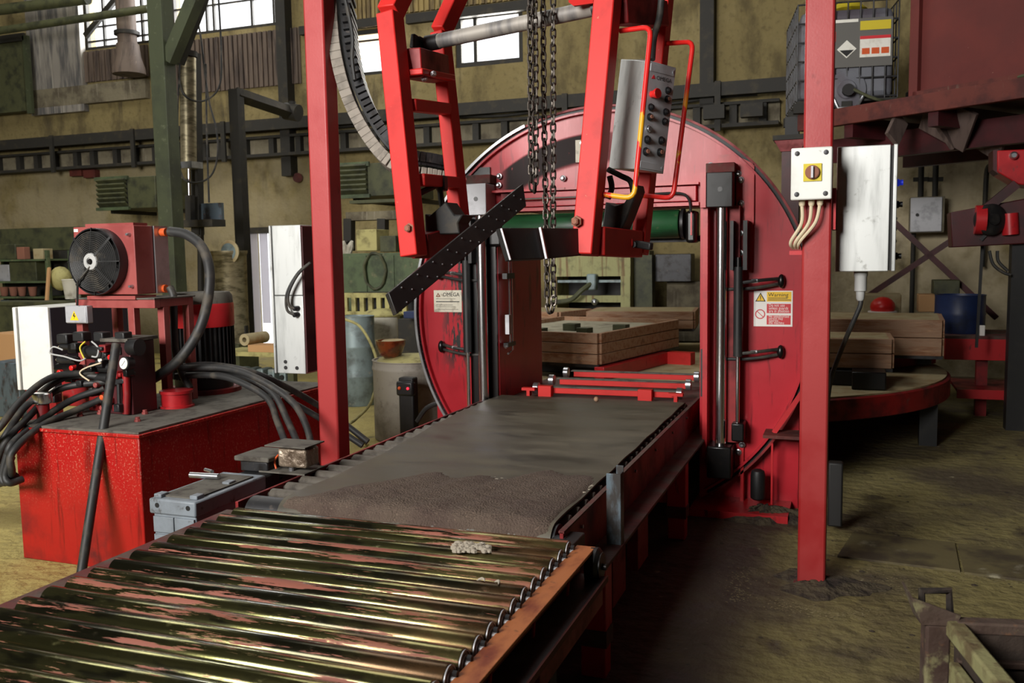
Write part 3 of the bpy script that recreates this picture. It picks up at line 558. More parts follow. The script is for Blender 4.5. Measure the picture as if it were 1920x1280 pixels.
# ================================================================ rollover machine (red arch)
AY = 6.0; ACX, ACZ, AR = -1.602, 1.272, 1.408; OX0, OX1, OZ = -2.36, -.93, 1.985
am = thing('rollover_machine', 'huge round red steel arch machine with chrome guide columns', 'machine', (ACX, AY, 0))
b = MB(); arc = []
a0 = -math.degrees(math.acos((OX1-ACX)/AR)); a1 = 360-math.degrees(math.acos((OX0-ACX)/AR))
for i in range(97):
    a = math.radians(a0+(a1-a0)*i/96); arc.append((ACX+AR*math.cos(a), AY, ACZ+AR*math.sin(a)))
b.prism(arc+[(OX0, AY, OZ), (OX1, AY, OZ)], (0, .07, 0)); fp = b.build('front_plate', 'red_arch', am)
MB().ring((ACX, AY+.02, ACZ), XA, ZA, AR-.012, AR+.006, (0, -.06, 0), 112, a1-3, 90).build('outer_rim', 'steel', am)
for r0_, r1_, ext, m, nm in ((AR-.012, AR+.003, -.02, 'red_dark', 'outer_rim'), (AR-.034, AR-.012, -.006, 'black', 'rim_groove'), (AR-.048, AR-.034, -.04, 'red_arch', 'inner_rim')):
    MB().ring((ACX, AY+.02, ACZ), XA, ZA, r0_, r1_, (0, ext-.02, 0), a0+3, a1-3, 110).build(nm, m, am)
MB().ring((ACX, AY-.026, ACZ), XA, ZA, AR-.047, AR-.036, (0, -.004, 0), 118, a1-3, 60).build('rim_edge', 'zinc', am)
MB().ring((ACX, AY+.07, ACZ), XA, ZA, AR-.10, AR-.06, (0, .85, 0), a0+3, a1-3, 90).build('drum_shell', 'red_dark', am)
# tunnel walls behind the plate
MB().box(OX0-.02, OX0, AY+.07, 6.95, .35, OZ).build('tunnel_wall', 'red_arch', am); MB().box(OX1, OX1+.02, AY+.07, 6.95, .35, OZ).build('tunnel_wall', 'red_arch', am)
MB().box(OX0, OX1, AY+.07, 6.95, OZ+.03, OZ+.05).build('tunnel_roof', 'red_dark', am)
# stand plate and base on the right, base on the left
MB().box(-.91, -.30, AY+.075, AY+.12, 0, .95).build('stand_plate', 'red_arch', am)
MB().box(-.95, -.34, AY-.30, AY+.3, 0, .045).build('base_plate', 'red', am); MB().box(-2.95, -2.36, AY-.2, AY+.3, 0, .05).build('base_plate', 'red', am)
MB().box(-2.9, -2.38, AY+.075, AY+.12, 0, .9).build('stand_plate', 'red_arch', am)
MB().prism([(-.66, AY-.02, .02), (-.64, AY-.02, .02), (-.64, AY-.02, .52), (-.66, AY-.02, .52)], (0, .09, 0)).build('stiffener', 'red', am)
# top beam with ledges
MB().box(OX0+.05, OX1-.02, AY-.05, AY, 2.02, 2.12).build('top_beam', 'red_arch', am, bevel=.004)
MB().box(OX0-.02, OX1-.0, AY-.085, AY, 2.125, 2.14).build('ledge', 'red', am); MB().box(OX0-.02, OX1-.0, AY-.075, AY+.02, 1.99, 2.012).build('ledge', 'red', am)
MB().cyl((OX0+.2, AY-.085, 2.072), (OX1-.12, AY-.085, 2.072), .008, 8).build('steel_pipe', 'chrome', am)
MB().tube(smooth([(OX1-.30, AY-.085, 2.072), (OX1-.12, AY-.09, 2.07), (OX1-.06, AY-.09, 2.03), (OX1-.05, AY-.08, 1.95)], 5), .009, 8).build('grease_line', 'black', am)
# green press roll
MB().lathe((OX0+.06, AY+.02, 1.878), XA, [(.03, 0), (.088, .004), (.094, .012), (.094, 1.225), (.088, 1.233), (.03, 1.24)], 36).build('press_roll', 'green_roll', am, label='green rubber covered roll')
MB().lathe((-1.055, AY+.02, 1.878), XA, [(.098, 0), (.1, .008), (.1, .02), (.06, .026)], 28).build('roll_cap', 'dark_steel', am)
MB().box(-1.02, -.95, AY-.05, AY+.1, 1.75, 1.96).build('roll_bearing', 'black_oil', am, bevel=.02); MB().box(-.985, -.975, AY-.062, AY-.05, 1.80, 1.95).build('bearing_strip', 'red', am)
MB().box(-2.42, -2.31, AY-.05, AY+.1, 1.75, 1.96).build('roll_bearing', 'black_oil', am, bevel=.02)
MB().box(OX0, OX1, AY+.12, AY+.3, 1.76, 1.80).build('roll_guard', 'dark_steel', am)
# chrome columns
for px, side in ((1352, 1), (905, -1)):
    c = at(px, 600, Y=AY-.11); x = c.x
    MB().cyl((x, c.y, .36), (x, c.y, 1.99), .036, 28).build('guide_column', 'chrome', am)
    MB().box(x-.075, x+.08, AY-.2, AY, .23, .44).build('column_base', 'black_oil', am, bevel=.01)
    if side > 0: MB().box(x-.115, x-.085, AY-.13, AY, .35, 1.98).build('column_strip', 'red', am)
    MB().box(x+.075*side-.035, x+.075*side+.035, AY-.08, AY, .45, 1.98).build('column_backing', 'black_oil' if side < 0 else 'red_dark', am)
    MB().box(x-.085, x+.075, AY-.19, AY-.005, 1.97, 2.185).build('column_head', 'black' if side > 0 else 'panel_grey', am, bevel=.004)
    MB().box(x-.125, x-.09, AY-.18, AY, 1.97, 2.19).build('head_cheek', 'red' if side > 0 else 'red_arm', am)
    MB().box(x-.1, x+.08, AY-.12, AY, 2.19, 2.25).build('head_cap', 'dusty_red', am, bevel=.004)
    MB().prism([(x+.08*side, AY-.02, 1.86), (x+.19*side, AY-.02, 1.86), (x+.19*side, AY-.02, 2.24), (x+.06*side, AY-.02, 2.31), (x-.04*side, AY-.02, 2.31), (x-.04*side, AY-.02, 2.2), (x+.08*side, AY-.02, 2.2)], (0, .02, 0)).build('mount_plate', 'red' if side > 0 else 'black_oil', am)
    MB().cyl((x, AY-.192, 2.08), (x, AY-.187, 2.08), .016, 10).build('oil_hole', 'black_oil', am)
for px, py in ((1332, 310), (1331, 327), (1384, 325), (1389, 337), (1389, 381), (1387, 437), (1387, 474), (935, 330), (934, 347), (1055, 334), (1249, 358), (1131, 358), (1391, 834), (1384, 848)):
    p = at(px, py, Y=AY-.03); MB().lathe(p+V((0, .012, 0)), -YA, [(.021, 0), (.021, .006), (.014, .008), (.013, .022), (.008, .026)], 12).build('bolt', 'zinc', am)
# black hydraulic struts
for px, pt, pm, pb, side in ((1384, 500, 668, 792, 1), (876, 488, 660, 762, -1)):
    c = at(px, 600, Y=AY-.13); z = [at(px, q, Y=AY-.13).z for q in (pt, pm, pb)]
    MB().cyl((c.x, c.y, z[1]), (c.x, c.y, z[0]), .030, 20).build('strut_cylinder', 'black', am)
    MB().cyl((c.x, c.y, z[2]), (c.x, c.y, z[1]), .013, 16).build('strut_rod', 'chrome', am)
    MB().cyl((c.x, c.y, z[0]), (c.x, c.y, z[0]+.06), .018, 12).build('strut_eye', 'black_oil', am)
    MB().box(c.x-.05, c.x-.03, AY-.16, AY, z[0]-.02, z[0]+.29).box(c.x+.03, c.x+.055, AY-.16, AY, z[0]-.02, z[0]+.29).build('strut_clevis', 'black_oil', am)
    MB().box(c.x-.07, c.x+.07, AY-.02, AY, z[0]-.04, z[0]+.31).build('clevis_plate', 'red', am)
    MB().box(c.x-.035, c.x+.045, AY-.16, AY, z[2]-.12, z[2]).build('strut_foot', 'black_oil', am, bevel=.01)
    for zz, dz in ((z[0]-.10, .02), (z[1]+.02, -.0)):
        MB().tube(smooth([(c.x+.03*side, c.y, zz), (c.x+.12*side, c.y, zz+.012), (c.x+.24*side, AY-.03, zz+.02), (c.x+.27*side, AY-.0, zz+.015)], 5), .011, 8).build('hose', 'rubber', am)
        MB().tube(smooth([(c.x-.1*side, c.y+.05, zz-.045), (c.x+.06*side, c.y+.05, zz-.04), (c.x+.2*side, AY-.05, zz-.02), (c.x+.27*side, AY, zz-.01)], 5), .011, 8).build('hose', 'rubber', am)
        MB().cyl((c.x+.08*side, c.y, zz+.008), (c.x+.12*side, c.y, zz+.012), .014, 8).build('hose_fitting', 'zinc', am)
        MB().ball((c.x+.255*side, AY-.03, zz+.005), .03, 12, (.8, .9, 1.5)).build('hose_grommet', 'black_oil', am)
# vertical pipes inside the left of the tunnel
xw = OX0+.025
for dy, z0_, z1_ in ((.10, 1.05, 1.66), (.15, 1.0, 1.70)): MB().tube([(xw+.02, AY+dy-.09, z0_-.02), (xw+.02, AY+dy, z0_), (xw+.02, AY+dy, z1_)], .009, 8).build('steel_pipe', 'chrome', am)
MB().box(xw, xw+.03, AY+.06, AY+.12, 1.12, 1.26).build('valve', 'panel_grey', am); MB().box(xw, xw+.035, AY+.02, AY+.18, 1.03, 1.06).build('pipe_clamp', 'black_oil', am); MB().box(xw, xw+.035, AY+.02, AY+.18, 1.52, 1.56).build('pipe_clamp', 'black_oil', am)
# black oil strip and right-hand details
MB().box(OX0-.10, OX0-.005, AY-.03, AY, .4, 2.0).build('slide_rail', 'black_oil', am)
p = at(1421, 905, Y=AY-.1); MB().lathe(p-V((0, 0, .10)), ZA, [(.03, -.01), (.045, 0), (.047, .01), (.047, .15), (.04, .18), (.02, .19)], 20).build('oil_filter', 'black', am)
p = at(1432, 812, Y=AY-.16); q = at(1512, 812, Y=AY-.16); MB().box(p.x, q.x, AY-.22, AY, p.z-.02, p.z).build('shelf_bracket', 'rust_red', am)
MB().bar((p.x+.06, AY-.12, p.z), (q.x+.01, AY-.12, p.z+.33), .03, .03, YA).build('brace', 'red', am)
p = at(1448, 830, Y=AY-.06); MB().bar(p, V((p.x, AY-.06, 0.05)), .012, .02).build('stay', 'red', am)
# blue cable-drag chain
c = at(1322, 700, Y=AY-.02)
me = MB().box(-.022, .022, -.02, .02, -.02, .02).mesh('drag_chain_link', 'dark_plastic'); mb = MB().box(-.010, .010, -.024, -.019, -.012, .012).mesh('blue_cable', 'blue_drum')
for i in range(8):
    z = at(1322, 660+i*11, Y=AY-.05).z; o = inst('drag_chain_link', me, (c.x, AY-.05, z), None, am)
    k = bpy.data.objects.new('blue_cable', mb); COL.objects.link(k); k.parent = o
# warning sign
x0, x1, z0, z1 = rect(1413, 545, 1486, 612, AY-.012); w, h = x1-x0, z1-z0; yS = AY-.006
sg = thing('warning_sign', 'white yellow and red warning sign stuck on the arch', 'sign', ((x0+x1)/2, yS, z0))
MB().box(x0, x1, yS, AY+.001, z0, z1).build('sign_board', 'sign_white', sg)
def sp(u, v, d=0): return V((x0+w*u, yS-.001-d, z0+h*v))
def srect(u0, v0, u1, v1, m, nm): MB().box(x0+w*u0, x0+w*u1, yS-.0012, yS, z0+h*v0, z0+h*v1).build(nm, m, sg)
srect(.34, .70, .965, .97, 'yellow', 'yellow_field'); srect(.34, .375, .955, .635, 'sign_red', 'red_field'); srect(.34, .055, .955, .31, 'sign_red', 'red_field')
MB().prism([sp(.04, .70), sp(.31, .70), sp(.175, .95)], (0, -.001, 0)).build('triangle_border', 'ink', sg)
MB().prism([sp(.075, .72, .0008), sp(.275, .72, .0008), sp(.175, .905, .0008)], (0, -.001, 0)).build('triangle', 'yellow', sg)
MB().box(x0+w*.165, x0+w*.185, yS-.004, yS-.002, z0+h*.77, z0+h*.87).box(x0+w*.165, x0+w*.185, yS-.004, yS-.002, z0+h*.735, z0+h*.755).build('exclamation_mark', 'ink', sg)
MB().ring(sp(.17, .345), XA, ZA, w*.105, w*.13, (0, -.001, 0), n=32).build('prohibition_ring', 'sign_red', sg); MB().bar(sp(.09, .425, .0006), sp(.25, .265, .0006), .004, .001, V((1, 0, 1))).build('prohibition_bar', 'sign_red', sg)
for s_, u, v, sz, wd, m in (('Warning', .37, .84, .034, .52, 'ink'), ('Guards must be securely', .37, .775, .016, .54, 'ink'), ('fixed before use', .37, .72, .016, .4, 'ink'), ('Do not use', .39, .555, .028, .41, 'sign_white'), ('unless guards', .39, .475, .028, .5, 'sign_white'), ('are in position', .39, .395, .028, .52, 'sign_white'),
        ('No unauthorised', .39, .25, .024, .52, 'sign_white'), ('person may', .39, .19, .024, .37, 'sign_white'), ('operate', .39, .13, .024, .25, 'sign_white'), ('this machine', .39, .07, .024, .4, 'sign_white')):
    if m == 'ink' and sz < .02: continue
    text(s_, sp(u, v), XA, ZA, sz, m, sg, width=wd*w)
for v, wd in ((.785, .5), (.735, .58)): MB().box(x0+w*.37, x0+w*(.37+wd), yS-.002, yS-.0012, z0+h*v, z0+h*(v+.02)).build('small_print', 'dusty_top', sg)
# nameplate
x0, x1, z0, z1 = rect(813, 544, 865, 585, AY-.012); w, h = x1-x0, z1-z0
sg = thing('maker_plate', 'dirty off-white maker plate stuck on the left of the arch', 'plate', ((x0+x1)/2, yS, z0))
MB().box(x0, x1, yS, AY+.001, z0, z1).build('plate_board', 'sticker_dirty', sg)
text('OMEGA', sp(.33, .72), XA, ZA, .040, 'ink', sg, width=.6*w)
for u, v in ((.12, .70), (.2, .70), (.16, .79)): MB().prism([sp(u-.045, v), sp(u+.045, v), sp(u, v+.10)], (0, -.001, 0)).build('logo_triangle', 'terracotta', sg)
for v, wd in ((.60, .7), (.46, .84), (.32, .6), (.24, .7), (.12, .8)): MB().box(x0+w*.08, x0+w*(.08+wd), yS-.002, yS-.001, z0+h*v, z0+h*(v+(.035 if v == .46 else .015))).build('print_line', 'dusty_top' if v != .46 else 'ink', sg)
x0, x1, z0, z1 = rect(1079, 262, 1100, 304, AY-.02)
o = MB().box(x0, x1, AY-.02, AY+.001, z0, z1).build('data_plate', 'sticker_dirty', am); MB().cyl(((x0+x1)/2, AY-.024, z1-.02), ((x0+x1)/2, AY-.018, z1-.02), .008, 8).build('rivet', 'zinc', o)

# ================================================================ gantry posts
PW = .068
def post(xc, label):
    t = thing('gantry_post', label, 'post', (xc, 4.74, 0))
    MB().box(xc-PW, xc+PW, 4.67, 4.67+2*PW, 0, 5.2).build('box_section', 'red_post', t, bevel=.012)
    MB().box(xc-.085, xc+.085, 4.655, 4.82, 0, .015).build('base_plate', 'dusty_red', t); return t
post(-2.967, 'tall red square post between hydraulic unit and arch'); post(-.161, 'tall red square post carrying the switch box')
# isolator switch box on the right post
xc = -.161; x0, x1, z0, z1 = rect(1484, 277, 1559, 373, 4.56)
sw = thing('isolator_switch', 'white switch box with red and yellow rotary switch on the post', 'switch box', ((x0+x1)/2, 4.6, z0))
MB().box(x0, x1, 4.59, 4.669, z0, z1).build('box', 'grey_plastic', sw, bevel=.008); MB().box(x0-.003, x1+.003, 4.56, 4.59, z0-.003, z1+.003).build('lid', 'white_enamel', sw, bevel=.007)
for u in (.14, .86):
    for v in (.1, .9): MB().lathe((x0+(x1-x0)*u, 4.561, z0+(z1-z0)*v), -YA, [(.012, 0), (.012, .002), (.006, .003)], 12).build('lid_screw', 'dark_steel', sw)
cx, cz = (x0+x1)/2+.005, z0+(z1-z0)*.52
pl = MB().box(cx-.041, cx+.041, 4.552, 4.56, cz-.041, cz+.041).build('yellow_plate', 'ibc_yellow', sw)
MB().lathe((cx, 4.552, cz), -YA, [(.033, 0), (.033, .012), (.028, .016)], 24).build('rotary_knob', 'terracotta', pl); MB().box(cx-.005, cx+.005, 4.52, 4.54, cz-.027, cz+.027).build('knob_grip', 'panel_grey', pl)
for i, u in enumerate((.26, .5, .72)):
    gx = x0+(x1-x0)*u; MB().lathe((gx, 4.62, z0), -ZA, [(.015, -.002), (.015, .02), (.011, .03)], 14).build('cable_gland', 'pale_cable', sw)
    e = at(1487, 465, Y=4.66)
    MB().tube(smooth([(gx, 4.62, z0-.02), (gx-.0-.01*i, 4.615, z0-.11), (gx-.05-.02*i, 4.63, z0-.2), (e.x+.012*i, 4.68, e.z)], 6), .0085, 8).build('cable', 'pale_cable', sw)
p = at(1492, 470, Y=4.69); MB().box(p.x-.03, xc-PW, 4.68, 4.74, p.z-.02, p.z).build('cable_bracket', 'red', sw)
# control cabinet behind the right post
x0, x1, z0, z1 = rect(1568, 273, 1668, 509, 4.84); 
cb = thing('control_cabinet', 'pale brushed control cabinet hung beside the right red post', 'control cabinet', ((x0+x1)/2, 4.85, z0))
MB().box(x0, x1, 4.84, 5.06, z0, z1).build('body', 'brushed', cb, bevel=.004); MB().box(x1+.004, x1+.012, 4.845, 5.05, z0+.005, z1-.005).build('gasket', 'ink', cb)
MB().box(x1+.013, x1+.032, 4.835, 5.07, z0, z1).build('door', 'brushed', cb, bevel=.004)
for py, m in ((342, 'blue_lens'), (383, 'dark_plastic'), (480, 'dark_plastic')):
    z = at(1680, py, Y=4.9).z; MB().lathe((x1+.032, 4.92, z), XA, [(.018, 0), (.018, .012), (.013, .014), (.014, .03)], 14).build('button', m, cb)
for py in (410, 430, 452): MB().cyl((x1+.032, 4.87, at(1680, py, Y=4.9).z), (x1+.037, 4.87, at(1680, py, Y=4.9).z), .006, 8).build('door_screw', 'zinc', cb)
MB().box(x0-.05, x0, 4.70, 5.0, (z0+z1)/2-.1, (z0+z1)/2+.1).build('mount_bracket', 'red', cb)
gx = at(1614, 520, Y=4.93).x
MB().lathe((gx, 4.93, z0), -ZA, [(.034, 0), (.034, .02), (.03, .03), (.03, .1), (.022, .104), (.02, .14), (.014, .15)], 16).build('cable_gland', 'grey_plastic', cb)
pts = [(gx, 4.93, z0-.14), at(1612, 575, Y=4.93), at(1590, 625, Y=4.95), at(1568, 680, Y=5.0), at(1556, 720, Y=5.05), at(1548, 800, Y=5.05), at(1545, 900, Y=5.02)]
MB().tube(smooth(pts, 6), .012, 10).build('cable', 'rubber', cb)
# cabinet on the left post
x0, x1, z0, z1 = rect(515, 422, 568, 700, 4.85)
cb = thing('control_cabinet', 'tall pale control cabinet with two black cables by the left post', 'control cabinet', ((x0+x1)/2, 4.9, z0)); zm = z0+(z1-z0)*.53
MB().box(x0, x1, 4.85, 5.12, zm+.002, z1).build('upper_box', 'brushed', cb, bevel=.004); MB().box(x0, x1, 4.85, 5.12, z0, zm-.002).build('lower_box', 'brushed', cb, bevel=.004)
MB().box(x0-.018, x0-.004, 4.84, 5.13, z0, z1).build('door', 'brushed', cb, bevel=.003); MB().box(x1+.001, x1+.008, 4.86, 5.11, z0+.01, z1-.01).build('side_shade_sheet', 'maroon', cb)  # dark red sheet colours in the shaded side and its red reflection
for u, v in ((.3, .08), (.3, .04), (.7, .04)): MB().cyl((x0+(x1-x0)*u, 4.845, z0+(z1-z0)*v), (x0+(x1-x0)*u, 4.852, z0+(z1-z0)*v), .012, 12).build('cable_hole', 'ink', cb)
for k, (py, px) in enumerate(((578, 556), (590, 556))):
    s0 = at(px, py, Y=4.83); MB().tube(smooth([s0, at(543-4*k, 574+8*k, Y=4.81), at(541-3*k, 550, Y=4.80), at(558, 515-2*k, Y=4.80), at(582, 492, Y=4.80)], 6), .009, 8).build('cable', 'rubber', cb)
    MB().cyl(V(s0)+V((0, .02, 0)), V(s0)-V((.012, .012, 0)), .016, 10).build('cable_gland', 'dark_plastic', cb)
for z in (zm, zm-.3): MB().prism([(x1+.009, 5.0, z), (-3.0, 4.806, z), (-3.0, 4.86, z), (x1+.009, 5.09, z)], (0, 0, .05)).build('mount_bracket', 'maroon', cb)
# ================================================================ hanging gripper
GA = math.radians(6); GW = V((math.cos(GA), -math.sin(GA), 0)); GD = V((math.sin(GA), math.cos(GA), 0))
gr = thing('hanging_gripper', 'big red clamping gripper hanging over the belt conveyor', 'gripper', dp(940, 480, 4.3))
DF_L, DR_L, DF_R, DR_R = 4.35, 4.85, 4.05, 4.5
def gbar(name, a, b, w, h, m='red_arm', bevel=.006, side=GW): return MB().bar(a, b, w, h, side).build(name, m, gr, bevel=bevel)
lf0, lf1, lf2 = dp(731, 26, DF_L), dp(776, 480, DF_L), dp(768, -50, DF_L+.12)
gbar('left_front_leg', lf0, lf1, .097, .10); gbar('left_upper_leg', lf0, lf2, .097, .10)
lr0, lr1, lr2 = dp(826, 62, DR_L), dp(862, 412, DR_L), dp(866, -25, DR_L+.1)
gbar('left_rear_leg', lr0, lr1, .075, .10); gbar('left_upper_leg', lr0, lr2, .075, .10)
rf0, rf1 = dp(1143, -40, DF_R), dp(1097, 478, DF_R); gbar('right_front_leg', rf0, rf1, .10, .10)
rr0, rr1 = dp(1250, -40, DR_R), dp(1199, 476, DR_R); gbar('right_rear_leg', rr0, rr1, .07, .09)
def on(a, b, t): return a+(b-a)*t
for py, h, dy in ((197, .06, 8), (337, .07, 6)):
    gbar('rung', dp(770+(py-197)*.1, py, DF_L+.05), dp(838+(py-197)*.1, py+dy, DR_L-.03), .06, h, 'red_arm', side=ZA)
gbar('rung_block', dp(772, 118, DF_L+.05), dp(826, 130, DR_L-.03), .14, .10, 'red_dark', side=ZA)
gbar('rung_flange', dp(764, 136, DF_L+.03), dp(828, 148, DR_L-.05), .16, .03, 'red_arm', side=GW)
for px, py in ((778, 131), (814, 139), (797, 148)): MB().lathe(dp(px, py, DF_L+.1), -GD, [(.015, 0), (.015, .012), (.009, .022)], 12).build('bolt', 'zinc', gr)
gbar('lower_rung', dp(1115, 452, DF_R+.04), dp(1188, 458, DR_R-.04), .13, .10, 'red_arm', side=ZA)
gbar('lower_rung', dp(786, 462, DF_L+.06), dp(858, 440, DR_L-.05), .12, .10, 'red_dark', side=ZA)
gbar('top_rung', dp(1160, 20, DF_R+.05), dp(1238, 28, DR_R-.05), .12, .09, 'red_dark', side=ZA)
MB().lathe(dp(1176, 455, DR_R-.12), -GD, [(.045, 0), (.045, .05), (.03, .06)], 20).build('pivot_boss', 'red_arm', gr)
for px, py, d in ((768, 428, DF_L-.05), (1081, 415, DF_R-.05)):
    b_ = MB().lathe(dp(px, py, d), -GD, [(.026, -.01), (.026, .004), (.018, .006), (.018, .022), (.012, .028)], 6).build('pivot_bolt', 'terracotta', gr)
MB().bar(dp(1178, 455, DR_R-.1), dp(1222, 462, DR_R-.2), .035, .03, ZA).build('lever', 'black', gr, bevel=.006); MB().lathe(dp(1190, 458, DR_R-.14), -GD, [(.018, 0), (.018, .03)], 6).build('lever_nut', 'dark_steel', gr)
# hydraulic cylinder and lug
ca, cb_ = dp(800, 82, 4.62), dp(1112, 16, 4.28)
MB().cyl(ca, cb_, .037, 28).build('cylinder_barrel', 'grey_duct', gr); MB().cyl(ca+(ca-cb_).normalized()*.05, ca, .020, 16).build('cylinder_rod', 'chrome', gr)
MB().cyl(ca-(ca-cb_).normalized()*.0, ca-(ca-cb_).normalized()*.07, .0395, 28).build('gland_nut', 'dark_steel', gr)
MB().cyl(cb_, cb_+(cb_-ca).normalized()*.10, .05, 24).build('cylinder_end', 'dark_steel', gr)
MB().prism([dp(1066, -12, 4.2), dp(1112, -18, 4.2), dp(1112, 6, 4.2), dp(1075, 11, 4.2), dp(1066, 4, 4.2)], GD*.02).build('lug', 'red_arm', gr)
MB().bar(dp(776, 92, 4.55), dp(779, 66, 4.55), .025, .05, GW).build('clevis', 'dark_steel', gr, bevel=.005); MB().bar(dp(791, 96, 4.6), dp(789, 70, 4.6), .02, .05, GW).build('clevis', 'dark_steel', gr, bevel=.005)
# clamp pads
def quadplate(name, c, th, m, label=None):
    c = [V(p) for p in c]; nm = (c[1]-c[0]).cross(c[3]-c[0]).normalized(); return MB().prism(c, nm*th).build(name, m, gr, bevel=.003, label=label)
PL = [dp(729, 549, 3.95), dp(744, 589, 3.95), dp(987, 386, 4.72), dp(981, 344, 4.72)]
quadplate('left_clamp_plate', PL, -.03, 'plate_black', 'long black clamp plate tilted upwards')
nmL = (PL[1]-PL[0]).cross(PL[3]-PL[0]).normalized()
rv = MB().ball((0, 0, 0), .0042, 8, (1, 1, 1)).mesh('plate_rivet', 'zinc')
for i in range(9):
    for v in (.18, .55, .86):
        u = .07+.105*i+(.05 if v == .55 else 0); u = min(u, .97); p = on(on(PL[0], PL[3], u), on(PL[1], PL[2], u), v); sgn = 1 if nmL.dot(CAM-p) > 0 else -1
        inst('plate_rivet', rv, p+nmL*sgn*.003, None, gr)
PR = [dp(938, 427, 3.70), dp(956, 487, 3.70), dp(1024, 484, 3.86), dp(1012, 427, 3.86)]
PR2 = [dp(1012, 427, 3.86), dp(1024, 484, 3.86), dp(1090, 478, 4.02), dp(1086, 428, 4.02)]
quadplate('right_clamp_plate', PR, -.03, 'plate_black', 'black clamp plate of the right arm'); quadplate('right_clamp_plate', PR2, -.022, 'plate_black')
MB().bar(dp(940, 428, 3.69), dp(957, 487, 3.69), .006, .008, GD).build('plate_edge', 'panel_grey', gr); MB().bar(dp(1013, 426, 3.845), dp(1025, 485, 3.845), .012, .010, GD).build('plate_seam', 'panel_grey', gr)
# black rubber bumpers and brackets
MB().prism([dp(796, 400, 4.5), dp(804, 405, 4.5), dp(835, 378, 4.5), dp(852, 403, 4.5), dp(868, 402, 4.5), dp(858, 418, 4.5), dp(862, 438, 4.5), dp(797, 440, 4.5)], GD*.12).build('rubber_bumper', 'rubber', gr, bevel=.006)
MB().tube([dp(783, 364, 4.45), dp(812, 350, 4.55), dp(824, 348, 4.6), dp(827, 372, 4.6), dp(832, 398, 4.58)], .016, 8).build('bent_rod', 'black', gr); MB().bar(dp(828, 330, 4.62), dp(829, 358, 4.62), .05, .05).build('rod_holder', 'black', gr, bevel=.008)
MB().prism([dp(1135, 378, 4.25), dp(1152, 386, 4.25), dp(1170, 380, 4.25), dp(1192, 345, 4.25), dp(1195, 358, 4.25), dp(1176, 408, 4.25), dp(1165, 432, 4.25), dp(1128, 432, 4.25)], GD*.12).build('rubber_bumper', 'rubber', gr, bevel=.006)
MB().tube(smooth([dp(1141, 318, 4.2), dp(1165, 330, 4.25), dp(1182, 340, 4.27), dp(1188, 365, 4.27)], 5), .014, 8).build('bent_rod', 'black', gr)
MB().tube(smooth([dp(1143, 330, 4.2), dp(1147, 352, 4.2), dp(1140, 372, 4.2)], 5), .014, 8).build('bent_rod', 'black', gr)
# red grab handles
def handle(pts, r=.012):
    out = [pts[0]]
    for i in range(1, len(pts)-1):
        a, b, c = pts[i-1], pts[i], pts[i+1]; u = (a-b).normalized()*.045; v = (c-b).normalized()*.045
        out += [b+u*(1-t)**1.0*(1-t)+v*t*t for t in (0, .25, .5, .75, 1)]
    out.append(pts[-1]); MB().tube(out, r, 12).build('grab_handle', 'yellow_red_paint', gr)
handle([dp(1163, 58, 4.1), dp(1221, 50, 4.0), dp(1189, 372, 3.98), dp(1128, 364, 4.06)])
handle([dp(1243, 82, 4.5), dp(1300, 78, 4.35), dp(1262, 372, 4.33), dp(1206, 366, 4.45)])
MB().tube(smooth([dp(1243, -40, 4.3), dp(1237, 30, 4.3), dp(1226, 70, 4.28), dp(1222, 112, 4.26)], 5), .017, 10).build('control_cable', 'rubber', gr)
# pendant control panel
cp = thing('operator_panel', 'grey operator panel box with push buttons on the right arm', 'control panel', dp(1200, 325, 4.15))
A = [dp(1217, 114, 4.12), dp(1265, 127, 4.23), dp(1241, 326, 4.23), dp(1195, 317, 4.12)]   # face corners: tl tr br bl
B = [dp(1164, 111, 4.34), dp(1205, 111, 4.45), dp(1185, 322, 4.45), dp(1141, 316, 4.34)]
cen = sum(A+B, V((0, 0, 0)))/8
def hexa(a, b): 
    vs = a+b; fs = [(0, 1, 2, 3), (7, 6, 5, 4), (0, 4, 5, 1), (1, 5, 6, 2), (2, 6, 7, 3), (3, 7, 4, 0)]; m_ = MB(); m_.add(vs, fs if (a[1]-a[0]).cross(a[3]-a[0]).dot(a[0]-b[0]) > 0 else [tuple(reversed(f)) for f in fs]); return m_
hexa(A, B).build('box', 'brushed', cp, bevel=.004)
nF = (A[3]-A[0]).cross(A[1]-A[0]).normalized(); 
if nF.dot(CAM-A[0]) < 0: nF = -nF
def fp_(u, v): return on(on(A[0], A[1], u), on(A[3], A[2], u), v)
FA = [fp_(.0, .0)+nF*.006, fp_(1.02, .0)+nF*.006, fp_(1.02, 1.0)+nF*.006, fp_(.0, 1.0)+nF*.006]; MB().prism(FA, -nF*.005).build('face_plate', 'panel_grey', cp, bevel=.002)
fu = (A[1]-A[0]).normalized(); fv = (A[0]-A[3]).normalized()
